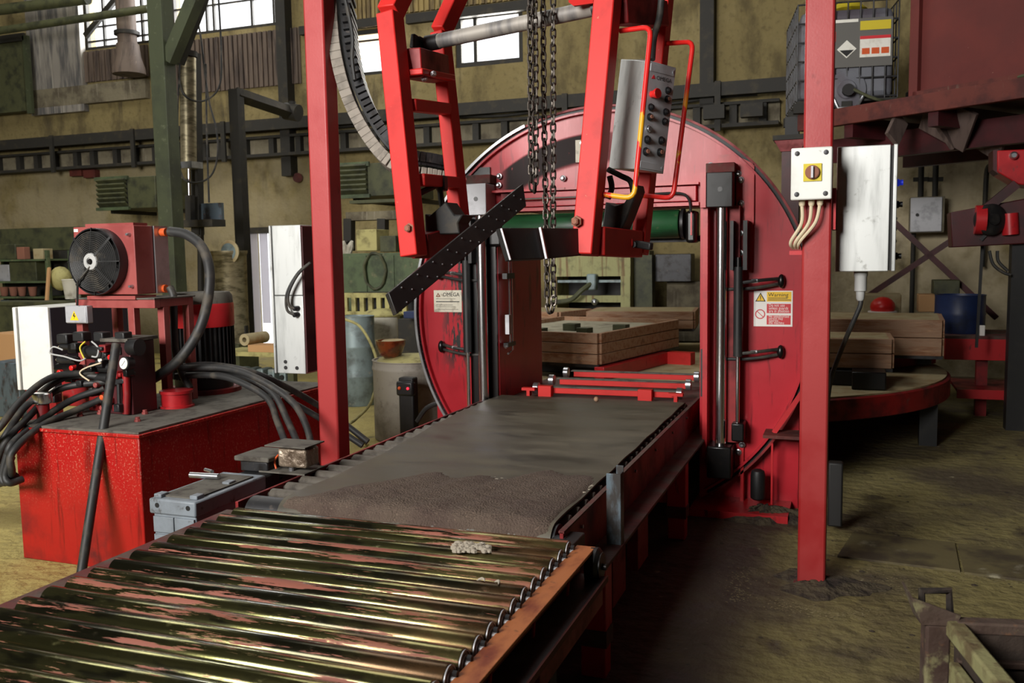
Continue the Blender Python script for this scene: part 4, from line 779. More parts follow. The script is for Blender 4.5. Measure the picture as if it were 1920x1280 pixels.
for u, v, m, r in ((.2, .30, 'red_plastic', .020), (.78, .23, 'dark_plastic', .015), (.8, .31, 'dark_plastic', .015), (.2, .42, 'dark_plastic', .015), (.8, .43, 'dark_plastic', .015), (.2, .51, 'dark_plastic', .015), (.8, .52, 'dark_plastic', .015), (.2, .62, 'zinc', .014), (.2, .72, 'dark_plastic', .017), (.76, .70, 'dark_plastic', .017), (.2, .83, 'dark_plastic', .017), (.76, .81, 'dark_plastic', .017)):
    p = fp_(u, v)+nF*.006; o = MB().lathe(p, nF, [(r*1.15, -.003), (r*1.15, .006), (r*.8, .008), (r*.8, .016)] if m != 'red_plastic' else [(r*.8, 0), (r*.8, .014), (r*.9, .016), (r*1.2, .034), (r*1.1, .04)], 18).build('push_button', m, cp)
    if m == 'dark_plastic': MB().lathe(p+nF*.016, nF, [(r*.6, 0), (r*.58, .004)], 14).build('button_cap', 'terracotta' if (v in (.83, .81, .51, .31)) else 'dark_steel', o)
text('OMEGA', fp_(.30, .155)+nF*.006, fu, fv, .026, 'ink', cp, width=(A[1]-A[0]).length*.6)
MB().prism([fp_(.12, .158)+nF*.0065, fp_(.26, .152)+nF*.0065, fp_(.19, .118)+nF*.0065], nF*.001).build('logo_triangle', 'sign_red', cp)
for v0, v1 in ((.02, .09), (.92, .985)): MB().prism([fp_(.04, v0)+nF*.006, fp_(.96, v0)+nF*.006, fp_(.96, v1)+nF*.006, fp_(.04, v1)+nF*.006], nF*.003).build('end_strip', 'panel_grey', cp, bevel=.001)
for u, v in ((.93, .055), (.93, .95)): MB().cyl(fp_(u, v)+nF*.008, fp_(u, v)+nF*.013, .008, 10).build('screw', 'zinc', cp)

# ================================================================ lifting chains
b = MB(); R1, HL, rr = .0118, .0125, .0052; loop = []
for i in range(7): a = math.pi*i/6; loop.append((R1*math.cos(a), 0, HL+R1*math.sin(a)))
for i in range(7): a = math.pi+math.pi*i/6; loop.append((R1*math.cos(a), 0, -HL+R1*math.sin(a)))
lk = b.tube(loop, rr, 6, closed=True).mesh('chain_link', 'chain')
def chain(t, pts):
    pts = smooth([V(p) for p in pts], 10); step = .0375; acc = 0; k = 0
    for i in range(len(pts)-1):
        seg = pts[i+1]-pts[i]; l = seg.length
        while acc <= l:
            p = pts[i]+seg*(acc/l); d = seg.normalized(); q = d.to_track_quat('Z', 'X')
            q = q @ Matrix.Rotation(math.pi/2*(k % 2)+.5, 3, 'Z').to_quaternion(); inst('chain_link', lk, p, q, t); k += 1; acc += step
        acc -= l
t = thing('lifting_chain', 'short doubled steel chain hanging left of the others', 'chain', dp(998, 350, 4.25), 'lifting chains')
chain(t, [dp(993, -25, 4.25), dp(994, 120, 4.25), dp(996, 320, 4.25), dp(999, 352, 4.25), dp(1004, 330, 4.25), dp(1004, 120, 4.25), dp(1002, -25, 4.25)])
t = thing('lifting_chain', 'long steel chain loop reaching down before the arch opening', 'chain', dp(1030, 585, 4.3), 'lifting chains')
chain(t, [dp(1018, -25, 4.3), dp(1020, 200, 4.3), dp(1025, 500, 4.3), dp(1026, 565, 4.3), dp(1032, 584, 4.3), dp(1038, 562, 4.3), dp(1037, 500, 4.3), dp(1037, 200, 4.3), dp(1037, -25, 4.3)])
# energy chain looping behind the left post
ec = thing('energy_chain', 'grey and black cable drag chain curving behind the left red post', 'cable chain', dp(690, 230, 5.35))
pts = smooth([dp(628, -60, 5.5), dp(632, 40, 5.45), dp(640, 110, 5.4), dp(658, 180, 5.35), dp(686, 240, 5.3), dp(722, 290, 5.25), dp(762, 318, 5.2), (dp(810, 328, 5.25)), dp(842, 334, 5.3)], 5)
for i in range(0, len(pts)-1):
    a, b_ = pts[i], pts[i+1]; tdir = (b_-a).normalized(); nrm = tdir.cross(cF).normalized(); 
    if nrm.dot(cR) < 0: nrm = -nrm
    MB().bar(a-nrm*.015, b_-nrm*.015, .07, .20, nrm).build('cover_plate', 'duct_wrap', ec, bevel=.004)
    MB().bar(a+nrm*.065, b_+nrm*.065, .06, .16, nrm).build('inner_link', 'dark_plastic', ec)
    MB().bar(a+nrm*.05, a+nrm*.105, .03, .21, tdir).build('cross_stay', 'dark_steel', ec)
pts = [dp(640, -30, 5.2), dp(652, 20, 5.2), dp(661, 70, 5.2), dp(660, 110, 5.2), dp(665, 150, 5.2)]
tag(MB().tube(smooth(pts, 5), .012, 8).build('hanging_cable', 'rubber'), 'thin dark cable hanging beside the drag chain', 'cable')
# ================================================================ hydraulic power unit
TX0, TX1, TY0, TY1, TZ = -4.44, -3.545, 3.73, 5.62, .785
hu = thing('hydraulic_tank', 'large red oil tank with valves and fittings on top', 'tank', (-4, 4.6, 0))
MB().box(TX0, TX1, TY0, TY1, .0, TZ-.03).build('tank_body', 'red_tank', hu, bevel=.006)
MB().box(TX0-.02, TX1+.02, TY0-.02, TY1+.02, TZ-.03, TZ-.012).build('rim_flange', 'red_tank', hu, bevel=.003)
MB().box(TX0-.005, TX1+.005, TY0-.005, TY1+.005, TZ-.012, TZ).build('dirty_lid', 'dusty_top', hu)
for px, py in ((258, 790), (272, 776), (188, 776), (150, 780)):
    p = at(px, py, Z=TZ); MB().lathe(p, ZA, [(.018, 0), (.018, .012), (.013, .014), (.013, .026)], 8).build('lid_bolt', 'red_cooler', hu)
p = at(332, 762, Z=TZ); MB().lathe(p, ZA, [(.105, 0), (.105, .012), (.092, .014), (.092, .085), (.10, .087), (.10, .105), (.03, .108)], 32).build('filter_neck', 'red', hu)
p = at(64, 765, X=TX0+.08); p = V((TX0+.07, at(64, 775, Z=TZ).y, TZ)); br = V((-4.36, 3.86, TZ))
MB().lathe(br, ZA, [(.035, 0), (.035, .1), (.03, .11)], 20).build('breather_stem', 'red_dark', hu); MB().lathe(br+V((0, 0, .10)), ZA, [(.05, 0), (.053, .006), (.053, .055), (.046, .062), (.02, .064)], 28).build('breather_cap', 'chrome', hu)
# valve block
YV = at(200, 775, Z=TZ).y
def vp(px, py, dy=0): return at(px, py, Y=YV+dy)
MB().box(vp(200, 700).x, vp(246, 700).x, YV, YV+.2, TZ, vp(220, 640).z).build('manifold_block', 'maroon', hu, bevel=.006)
MB().box(vp(195, 640).x, vp(246, 640).x, YV-.03, YV+.22, vp(220, 640).z, vp(220, 634).z).build('manifold_cap', 'dusty_top', hu)
MB().box(vp(150, 700).x, vp(200, 700).x, YV+.05, YV+.2, TZ, vp(170, 668).z).build('manifold_block', 'red_dark', hu, bevel=.006)
MB().box(vp(100, 720).x, vp(165, 720).x, YV+.06, YV+.18, TZ+.02, vp(130, 690).z).build('manifold_block', 'red_dark', hu, bevel=.006)
for x0, x1, y, r, m in ((158, 205, 660, .042, 'black'), (168, 212, 688, .030, 'black'), (180, 205, 708, .030, 'black'), (108, 145, 674, .026, 'black'), (104, 150, 690, .03, 'black_oil'), (112, 160, 650, .02, 'black'), (240, 262, 650, .05, 'black')):
    a, b_ = vp(x0, y), vp(x1, y); o = MB().lathe(a, XA, [(r*.5, 0), (r*.55, .012), (r*.95, .016), (r, .02), (r, (b_-a).length)], 20).build('solenoid', m, hu)
    MB().lathe(a-V((.004, 0, 0)), XA, [(r*.3, -.004), (r*.42, 0), (r*.42, .01)], 12).build('end_button', 'wood_pale', o)
for x, y, w in ((120, 634, 10), (150, 630, 10), (188, 630, 9), (228, 630, 9)):
    MB().box(vp(x-w, y).x, vp(x+w, y).x, YV-.02, YV+.05, vp(x, y+10).z, vp(x, y-8).z).build('solenoid_plug', 'black', hu, bevel=.008)
for x, y, m in ((110, 698, 'red_plastic'), (133, 690, 'red_plastic'), (187, 675, 'sticker_white'), (205, 670, 'red_plastic'), (210, 705, 'red_plastic'), (178, 722, 'red_cooler'), (190, 745, 'ibc_orange'), (190, 765, 'red_cooler')):
    p = vp(x, y, -.05); MB().lathe(p, -YA, [(.016, -.05), (.016, 0), (.011, .004)], 12).build('fitting', m, hu)
g = vp(238, 681, -.06); MB().lathe(g, V((-.1, -1, .1)), [(.036, -.03), (.04, 0), (.04, .02), (.036, .024)], 28).build('gauge_case', 'dark_steel', hu)
nd = V((-.1, -1, .1)).normalized(); fc = MB().lathe(g+nd*.0235, nd, [(.033, 0), (.033, .0015)], 28).build('gauge_dial', 'sticker_white', hu); MB().bar(g+nd*.0265+V((-.012, 0, -.014)), g+nd*.0265+V((.014, 0, .016)), .003, .001, nd).build('gauge_needle', 'ink', fc)
MB().tube([vp(236, 700, -.02), vp(238, 740, -.02), vp(237, 775, -.02)], .022, 10).build('stand_pipe', 'red_dark', hu); MB().tube([vp(222, 700, -.03), vp(224, 770, -.03)], .012, 8).build('stand_pipe', 'black', hu)
for pts, m in (([(118, 656), (100, 650), (94, 662), (120, 668), (148, 676), (160, 672)], 'grey_plastic'), ([(160, 640), (150, 652), (158, 672)], 'ibc_yellow'), ([(172, 640), (184, 652), (182, 668), (172, 668)], 'grey_plastic'), ([(190, 680), (160, 690), (150, 700), (168, 714)], 'pale_cable')):
    MB().tube(smooth([vp(x, y, -.06-.01*i) for i, (x, y) in enumerate(pts)], 5), .005, 6).build('valve_wire', m, hu)
rdv = random.Random(3)
for x, y in [(rdv.uniform(100, 246), rdv.uniform(645, 765)) for _ in range(34)]:
    c = vp(x, y, rdv.uniform(-.05, .03)); w_, h_ = rdv.uniform(.012, .034), rdv.uniform(.01, .028); MB().box(c.x-w_, c.x+w_, c.y-.03, c.y+.03, c.z-h_, c.z+h_).build('valve_body', rdv.choice(['black', 'black_oil', 'red_dark', 'black', 'dark_steel']), hu, bevel=.006)
# tall white cabinet on the tank
cz0, cz1 = TZ, at(60, 575, Y=4.75).z; x0, x1 = at(38, 660, Y=4.75).x, at(94, 660, Y=4.75).x
wc = thing('white_cabinet', 'narrow white electrical cabinet standing on the tank left of the cooler', 'cabinet', ((x0+x1)/2, 4.8, cz0))
MB().box(x0, x1, 4.75, 5.5, cz0, cz1).build('body', 'white_enamel', wc, bevel=.006); MB().box(x0-.04, x0-.012, 4.74, 5.5, cz0, cz1-.004).build('door', 'white_enamel', wc, bevel=.005); MB().box(x0-.012, x0, 4.76, 5.5, cz0, cz1-.01).build('gasket', 'ink', wc)
for y in (4.8, 5.45): MB().box(x0, x1, y-.03, y+.03, 0, cz0).build('stand_leg', 'red_dark', wc)
MB().box(x1, x1+.004, 4.77, 5.49, cz0, cz1-.01).build('side_shade_sheet', 'slate', wc)  # dark sheet colours in the shade on the white cabinet's right side
# oil cooler with fan on a red stand
YC = 4.42; x0, x1, z0, z1 = rect(141, 424, 254, 552, YC)
oc = thing('oil_cooler', 'faded red oil cooler with round black fan guard on a stand', 'cooler', ((x0+x1)/2, YC+.1, TZ))
MB().box(x0, x1, YC, YC+.16, z0, z1).build('housing', 'red_cooler', oc, bevel=.004); MB().box(x0+.01, x1+.005, YC+.16, YC+.20, z0+.01, z1).build('radiator_core', 'dark_plastic', oc)
MB().box(x1+.004, x1+.012, YC+.16, YC+.28, z0, z1).build('end_tank', 'steel', oc); MB().box(x0+.02, x1+.0, YC+.2, YC+.28, z0+.01, z1).build('radiator_block', 'dark_plastic', oc)
MB().box(x0+.08, x1-.02, YC+.02, YC+.14, z1, z1+.018).build('top_bracket', 'red_cooler', oc); MB().box(x0+.1, x1-.0, YC-.02, YC+.16, z0-.03, z0-.008).build('bottom_bracket', 'red_cooler', oc)
MB().box(x0+.006, x0+.04, YC-.002, YC, z1-.03, z1-.012).build('label', 'sticker_white', oc)
fc = V(((x0+x1)/2-.02, YC, (z0+z1)/2-.005)); R = (z1-z0)*.485
fg = MB().ring(fc, XA, ZA, R*.97, R, (0, -.07, 0), n=48).build('fan_shroud', 'dark_plastic', oc)
for i in range(12):
    r = R*(.28+.055*i); y = -.078-.016*math.cos(i/11*math.pi/2); MB().tube([fc+V((r*math.cos(a), y, r*math.sin(a))) for a in [2*math.pi*k/40 for k in range(40)]], .0040, 5, closed=True).build('guard_wire', 'rubber', fg)
for k in range(8):
    a = 2*math.pi*k/8+(.0); d = V((math.cos(a), 0, math.sin(a))); s_ = V((-math.sin(a), 0, math.cos(a)))
    MB().bar(fc+d*R*.22+V((0, -.098, 0)), fc+d*R*1.01+V((0, -.075, 0)), .014 if k % 2 else .005, .006, s_).build('guard_spoke', 'black', fg)
MB().cyl(fc, fc-V((0, .004, 0)), R*.95, 40).build('fan_well', 'ink', oc)
hb = MB().lathe(fc-V((0, .06, 0)), -YA, [(R*.27, -.03), (R*.27, .03), (R*.24, .042), (R*.12, .045), (R*.11, .038), (R*.08, .038)], 28).build('fan_hub', 'grey_plastic', oc); MB().lathe(fc-V((0, .102, 0)), -YA, [(R*.09, 0), (R*.07, .008)], 16).build('hub_cap', 'dark_steel', hb)
for k in range(7):
    a = 2*math.pi*k/7+.3; d = V((math.cos(a), 0, math.sin(a))); s_ = V((-math.sin(a), 0, math.cos(a)))
    MB().prism([fc+d*R*.26-s_*.03+V((0, -.05, 0)), fc+d*R*.9-s_*.055+V((0, -.05, 0)), fc+d*R*.92+s_*.05+V((0, -.02, 0)), fc+d*R*.26+s_*.03+V((0, -.02, 0))], (0, .003, 0)).build('fan_blade', 'ink', oc)
for u, v in ((.93, .87), (.93, .12)): MB().lathe((x0+(x1-x0)*u, YC, z0+(z1-z0)*v), -YA, [(.012, 0), (.012, .01), (.008, .03)], 10).build('bolt', 'zinc', oc)
zs = z0-.03; 
MB().box(x0-.02, x1+.13, YC-.0, YC+.05, zs-.055, zs).build('stand_rail', 'red_cooler', oc, bevel=.003); MB().box(x0-.02, x1+.13, YC+.30, YC+.35, zs-.055, zs).build('stand_rail', 'red_cooler', oc, bevel=.003)
MB().box(x1+.08, x1+.13, YC+.05, YC+.30, zs-.05, zs).build('stand_rail', 'red_cooler', oc); MB().box(x0-.02, x1+.14, YC-.01, YC+.36, zs, zs+.008).build('stand_top', 'dusty_top', oc)
for x, y in ((x0+.0, YC+.025), (x1-.06, YC+.025), (x1+.105, YC+.1), (x0+.0, YC+.325), (x1+.105, YC+.325)): MB().box(x-.025, x+.025, y-.025, y+.025, TZ, zs-.05).build('stand_leg', 'red_cooler', oc, bevel=.003)
a = rect(123, 573, 163, 606, YC-.05)
jb = MB().box(a[0], a[1], YC-.05, YC-.0, a[2], a[3]).build('junction_box', 'panel_grey', oc, bevel=.005, label='small grey junction box with yellow warning triangle')
MB().box(a[0]+.004, a[1]-.004, YC-.056, YC-.05, a[2]+.004, a[3]-.004).build('lid', 'panel_grey', jb, bevel=.003); cx = (a[0]+a[1])/2-.01; cz = a[2]+.02
MB().prism([(cx-.035, YC-.0565, cz), (cx+.035, YC-.0565, cz), (cx, YC-.0565, cz+.06)], (0, -.001, 0)).build('warning_triangle', 'yellow', jb)
MB().prism([(cx-.002, YC-.058, cz+.045), (cx-.010, YC-.058, cz+.024), (cx+.002, YC-.058, cz+.024), (cx-.004, YC-.058, cz+.006), (cx+.012, YC-.058, cz+.030), (cx+.0, YC-.058, cz+.030), (cx+.006, YC-.058, cz+.045)], (0, -.0006, 0)).build('flash_mark', 'ink', jb)
MB().tube(smooth([fc+V((0, -.1, -.03)), fc+V((-.07, -.11, -.10)), at(146, 530, Y=YC-.1), at(145, 572, Y=YC-.06)], 5), .007, 6).build('fan_cable', 'rubber', oc)
# pump motor
pb = at(356, 722, Z=TZ); mt = thing('pump_motor', 'black ribbed electric motor with red cowl standing on the tank', 'motor', (-4.2, 5.06, TZ))
cx_, cy_ = -4.20, 5.06; zt_ = at(362, 546, Y=cy_).z; R = .215
MB().cyl((cx_, cy_, TZ), (cx_, cy_, zt_-.24), R*.9, 32).build('motor_body', 'black', mt)
for k in range(40):
    a = 2*math.pi*k/40; d = V((math.cos(a), math.sin(a), 0)); MB().bar(V((cx_, cy_, TZ+.1))+d*R*.93, V((cx_, cy_, zt_-.24))+d*R*.93, .006, .03, d.cross(ZA)).build('cooling_fin', 'black', mt)
MB().lathe((cx_, cy_, zt_-.24), ZA, [(R, 0), (R*1.02, .01), (R*1.02, .15), (R*1.0, .16)], 36).build('fan_cowl', 'red', mt); MB().lathe((cx_, cy_, zt_-.08), ZA, [(R*1.0, 0), (R*.98, .05), (R*.9, .075), (R*.3, .08)], 36).build('cowl_top', 'dusty_top', mt)
MB().cyl((cx_, cy_, TZ), (cx_, cy_, TZ+.03), R*1.15, 32).build('motor_flange', 'red_dark', mt)
# hoses
def hose(pts, r, label, m='rubber', n=10): return tag(MB().tube(smooth(pts, 7), r, n).build('hydraulic_hose', m), label, 'hose')
xe = x1; 
def cp3(px, py, y): return at(px, py, Y=y)
hose([cp3(318, 434, YC+.22), cp3(350, 440, YC+.22), cp3(380, 465, YC+.2), cp3(393, 510, YC+.15), cp3(388, 570, YC+.1), cp3(370, 625, YC+.05), cp3(335, 675, YC), cp3(295, 705, YC-.02), cp3(262, 722, YC-.04)], .031, 'thick grey hose arching from the cooler top down to the valves', 'rubber', 14)
hose([cp3(318, 538, YC+.2), cp3(325, 555, YC+.2), cp3(326, 590, YC+.2), cp3(328, 650, YC+.2), cp3(340, 695, YC+.2), cp3(356, 728, YC+.2)], .024, 'hose dropping from the lower cooler port to the filter neck')
for py in (436, 541):
    a_ = at(284, py, Y=YC+.22); MB().lathe(a_-V((.02, 0, 0)), XA, [(.02, 0), (.02, .03), (.028, .032), (.028, .06), (.02, .062), (.02, .10), (.026, .102), (.026, .14)], 14).build('port_fitting', 'ibc_orange', oc)
for i, (st, mid, e1, e2, e3) in enumerate((((190, 706), (120, 708), (50, 760), (8, 820), (-30, 880)), ((200, 715), (110, 730), (55, 780), (10, 830), (-25, 905)), ((195, 728), (130, 752), (60, 800), (20, 835), (2, 880)), ((205, 742), (140, 770), (75, 800), (22, 850), (14, 900)), ((178, 700), (100, 706), (40, 750), (0, 800), (-50, 850)))):
    d = -.02*i
    hose([vp(*st), vp(*mid, -.1+d), at(*e1, Y=YV-.35+d), at(*e2, Y=YV-.55+d), at(*e3, Y=YV-.5+d), V((-5.0-.07*i, YV-.35+.05*i, .25)), V((-5.3-.09*i, YV-.1+.08*i, .022)), V((-6.2-.1*i, YV+.3+.1*i, .022))], .02, 'black hydraulic hose curving off the tank to the left, '+['uppermost', 'second', 'third', 'lowest', 'rearmost'][i]+' of the bundle')
for i in (0, 1):
    hose([at(14+i*8, 850+i*6, Y=YV-.6), at(4+i*6, 890, Y=YV-.62), at(10+i*8, 905, Y=YV-.62), at(32+i*10, 890+i*8, Y=YV-.55)], .02, 'black hose loop hanging low at the left picture edge, '+('outer' if i == 0 else 'inner')+' one')
def fl(px, py): return at(px, py, Z=.02)
ends = [[(330, 688), (395, 684), (470, 697), (540, 727), (620, 775), (690, 828)], [(335, 700), (400, 698), (460, 715), (530, 745), (610, 790), (680, 835)], [(330, 694), (390, 690), (450, 700), (510, 735), (540, 790), (562, 840)], [(330, 705), (390, 703), (440, 712), (500, 745), (520, 790), (535, 830)], [(340, 690), (420, 690), (480, 708), (545, 750), (575, 800), (588, 860)]]
nm_ = ['longest one reaching past the left post', 'one passing low behind the left post', 'one dropping behind the taped sensor', 'one hanging down the tank side', 'one dropping near the left post']
for i, pl in enumerate(ends):
    ys = [4.75, 4.7, 4.75, 5.0+.1*i, 5.3, 5.35] if i < 2 else [4.75, 4.75, 4.72, 4.68, 4.6, 4.5]
    hose([at(x, y, Y=ys[k]-.04*i) for k, (x, y) in enumerate(pl)], .021, 'black hydraulic hose draped right over the tank, '+nm_[i])
# leaning bar
tag(MB().tube([at(218, 645, Y=3.95), V((-3.72, 3.44, .01))], .025, 14).build('leaning_bar', 'rubber'), 'dark round bar leaning against the front of the red tank', 'bar')
# ================================================================ left and centre background
# green building column
gp = thing('building_column', 'tall green steel column behind the hydraulic unit', 'column', at(312, 560, Y=8.2))
a, b_ = at(285, 200, Y=8.2), at(312, 200, Y=8.2); xa, xb = a.x, b_.x
MB().box(xa, xb, 8.2, 8.24, 0, 8.3).build('front_flange', 'green_post', gp, bevel=.004); MB().box((xa+xb)/2-.02, (xa+xb)/2+.02, 8.24, 8.34, 0, 8.3).build('web', 'green_post', gp); MB().box(xa, xb, 8.34, 8.38, 0, 8.3).build('rear_flange', 'green_post', gp)
MB().box(xb-.01, xb, 8.24, 8.34, 0, 8.3).build('side_plate', 'green_post', gp)
MB().bar(at(318, 115, Y=8.3), at(378, -30, Y=8.3), .14, .14).build('knee_brace', 'green_post', gp); MB().bar(at(333, 118, Y=8.4), at(388, -30, Y=8.4), .10, .12).build('knee_brace', 'black', gp)
# hanging pneumatic ram
hr = thing('hanging_ram', 'vertical pneumatic ram with bright rod hanging behind the green column', 'ram', at(356, 425, Y=9.0))
def hp(px, py, dy=0): return at(px, py, Y=9.0+dy)
MB().cyl(hp(354, 310), hp(352, 108), .095, 24).build('barrel', 'galv', hr); MB().cyl(hp(355, 368), hp(354, 310), .022, 14).build('rod', 'chrome', hr)
MB().box(hp(340, 310).x, hp(370, 310).x, 8.9, 9.1, hp(355, 316).z, hp(355, 304).z).build('end_cap', 'steel', hr); MB().cyl(hp(352, 106), hp(352, 96), .11, 20).build('top_cap', 'dark_iron', hr)
MB().bar(hp(371, 440, .15), hp(364, 100, .15), .12, .1).build('guide_rail', 'dark_iron', hr); MB().bar(hp(357, 425), hp(356, 366), .08, .08).build('rod_clevis', 'dark_iron', hr)
MB().box(hp(336, 400).x, hp(402, 400).x, 8.95, 9.2, hp(370, 425).z, hp(370, 412).z).build('carriage', 'dark_iron', hr); MB().box(hp(338, 400).x, hp(400, 400).x, 9.15, 9.2, hp(370, 414).z, hp(370, 380).z).build('painted_plate', 'blue_steel', hr)
for pts in ([(340, 100), (336, 140), (345, 178), (378, 190), (410, 165), (415, 100), (408, -30)], [(338, 112), (333, 220), (338, 320), (362, 343), (395, 330), (408, 290), (405, 240), (390, 180), (375, 60), (365, 30)], [(386, 120), (388, 260), (392, 380)]):
    MB().tube(smooth([hp(x, y, -.12) for x, y in pts], 5), .012, 6).build('air_hose', 'rubber', hr)
MB().tube([hp(340, 430, .15), hp(342, 560, .15)], .03, 8).build('lower_rod', 'dark_iron', hr); MB().tube([hp(376, 425, .15), hp(377, 560, .15)], .04, 8).build('lower_rod', 'dark_iron', hr)
# black pipe gallows
pg = thing('pipe_gallows', 'black square pipe gallows with a horizontal arm on back wall', 'gallows', at(455, 560, Y=10))
MB().bar(V((at(458, 500, Y=10).x, 10, 0)), at(442, 168, Y=10), .14, .14).build('upright', 'dark_iron', pg); MB().bar(at(442, 176, Y=10), at(548, 212, Y=11.2), .13, .13, YA).build('arm', 'dark_iron', pg)
MB().cyl(at(535, 208, Y=11.2), at(560, 212, Y=11.2), .12, 16).build('arm_end', 'dark_iron', pg); MB().cyl(at(548, 205, Y=11.2), at(548, 190, Y=11.2), .05, 10).build('spigot', 'dark_iron', pg)
# galvanised round hopper and gauge lamp
gh = thing('round_hopper', 'galvanised round vertical hopper behind the pump motor', 'hopper', at(432, 640, Y=9.6)); c = at(432, 560, Y=9.6)
def hz_(py): return at(432, py, Y=9.6).z
MB().lathe(V((c.x, 9.6, hz_(642))), ZA, [(.22, 0), (.22, hz_(605)-hz_(642)), (.215, hz_(603)-hz_(642)), (.225, hz_(478)-hz_(642)), (.24, hz_(474)-hz_(642)), (.24, hz_(470)-hz_(642))], 28).build('shell', 'galv', gh)
for k in range(6):
    an = k/6*2*math.pi; MB().bar(V((c.x+.225*math.cos(an), 9.6+.225*math.sin(an), hz_(642))), V((c.x+.225*math.cos(an), 9.6+.225*math.sin(an), hz_(610))), .06, .02, (math.sin(an), -math.cos(an), 0)).build('vent_slot', 'dark_iron', gh)
c2 = at(432, 472, Y=9.5); MB().lathe(V((at(432, 472, Y=9.5).x, 9.5, at(432, 472, Y=9.5).z)), -YA, [(.09, -.06), (.14, 0), (.15, .03), (.13, .04)], 24).build('round_window', 'wood_pale', gh)
MB().cyl(V((c2.x, 9.47, c2.z)), V((c2.x, 9.455, c2.z)), .11, 24).build('window_glass', 'grey_drum', gh)
MB().box(c.x-.25, c.x+.25, 9.4, 9.8, 0, hz_(642)).build('stand', 'olive', gh)
# work bench with moulding parts
wb = thing('work_bench', 'yellowed bench with rows of pale green castings below the hopper', 'bench', at(480, 760, Y=8.7)); xa, xb = at(405, 660, Y=8.7).x, at(545, 660, Y=8.7).x; zb = at(470, 660, Y=8.7).z
MB().box(xa, xb, 8.7, 9.2, zb-.05, zb).build('top', 'yellow_rack', wb); MB().box(xa, xb, 8.72, 9.18, zb-.62, zb-.56).build('lower_shelf', 'yellow_rack', wb)
for x in (xa+.05, xb-.05): MB().box(x-.04, x+.04, 8.75, 8.83, 0, zb-.05).build('leg', 'olive', wb)
for i in range(6):
    x = xa+.1+i*(xb-xa-.1)/6; z = zb-.34
    t = thing('bench_casting', 'pale green-white casting under the bench top, '+['leftmost', 'second', 'third', 'fourth', 'fifth', 'rightmost'][i]+' of the row', 'casting', (x, 8.8, z-.2), 'castings under the bench')
    MB().box(x-.045, x+.045, 8.74, 8.95, z-.22, z+.14).build('block', 'grey_drum', t, bevel=.015); MB().cyl((x, 8.72, z+.05), (x, 8.75, z+.05), .03, 12).build('bore', 'ink', t)
c = at(458, 637, Y=8.72); t = thing('paper_roll', 'pale cardboard roll lying on the bench', 'roll', c); MB().ring(c, XA, ZA, .03, .07, (0, .4, 0), n=24).build('tube', 'wood_pale', t)
a = rect(465, 647, 522, 660, 8.72); tag(MB().box(a[0], a[1], 8.72, 8.95, zb+.001, a[3]).build('cardboard_box', 'cardboard'), 'flat tan cardboard box on the bench', 'box')
# far left shelving
sh = thing('shelving_unit', 'dark green shelving unit at far left wall', 'shelving', at(40, 600, Y=10.8)); xs0, xs1 = at(-40, 520, Y=10.8).x, at(88, 520, Y=10.8).x
for py in (486, 527, 556, 600): z = at(40, py, Y=10.8).z; MB().box(xs0, xs1, 10.8, 11.3, z-.03, z).build('shelf', 'green_machine', sh)
for x in (xs0, xs1): MB().box(x-.02, x+.04, 10.8, 10.85, 0, at(40, 470, Y=10.8).z).build('upright', 'green_machine', sh); MB().box(x-.02, x+.04, 11.25, 11.3, 0, at(40, 470, Y=10.8).z).build('upright', 'green_machine', sh)
MB().box(xs0, xs1, 11.3, 11.32, 0, at(40, 470, Y=10.8).z).build('back_sheet', 'dark_iron', sh)
zs_ = at(40, 555.5, Y=10.85).z
for i, px in enumerate((9, 26, 42, 62)):
    c = at(px, 550, Y=10.95); tag(MB().lathe(V((c.x, 10.95, zs_)), ZA, [(.04, 0), (.055, .02), (.065, .13), (.07, .135), (.07, .15), (.05, .15)], 16).build('clay_pot', 'terracotta'), 'brown clay pot on the far left shelf, '+['leftmost', 'second from left', 'third from left', 'rightmost'][i]+' of the row', 'pot', 'clay pots on the shelf')
def shelf_box(R, Y, d, m, nm, label, cat): a = rect(*R, Y); return tag(MB().box(a[0], a[1], Y, Y+d, a[2], a[3]).build(nm, m, bevel=.008), label, cat)
shelf_box((18, 490, 68, 527), 10.9, .3, 'olive', 'storage_box', 'olive storage box on the middle far left shelf', 'box'); shelf_box((-10, 496, 17, 527), 10.9, .3, 'panel_grey', 'storage_box', 'grey storage box at the left picture edge', 'box')
shelf_box((31, 463, 45, 486), 10.9, .12, 'terracotta', 'small_tin', 'small orange-brown tin on the top far left shelf', 'tin'); shelf_box((-5, 458, 29, 486), 10.95, .2, 'olive', 'storage_box', 'olive box on the top far left shelf', 'box'); shelf_box((62, 466, 80, 486), 10.9, .2, 'wood_pale', 'small_tin', 'pale tin lying on the top far left shelf', 'tin')
shelf_box((2, 562, 22, 600), 10.9, .2, 'blue_steel', 'storage_box', 'bluish box on the low far left shelf', 'box')
tag(MB().bar(V((at(97, 570, Y=10.6).x, 10.5, at(97, 572, Y=10.6).z)), V((at(87, 502, Y=10.7).x, 10.75, at(87, 502, Y=10.7).z)), .05, .03).build('leaning_board', 'cardboard'), 'narrow tan board leaning beside the far left shelving', 'board')
tag(MB().ball(at(114, 522, Y=10.9), .27, 14, (.62, .6, .72)).build('sand_bag', 'yellow_rack'), 'pale yellow bag behind the oil cooler', 'bag')
c = at(135, 530, Y=9.8); tag(MB().lathe(V((c.x, 9.8, at(135, 560, Y=9.8).z)), ZA, [(.10, 0), (.13, .26), (.14, .27), (.13, .28), (.12, .25)], 20).build('white_bucket', 'sack'), 'white plastic bucket beside the oil cooler', 'bucket')
xw0, xw1 = at(-20, 640, Y=9.6).x, at(190, 640, Y=9.6).x; zz = at(60, 565, Y=9.6).z
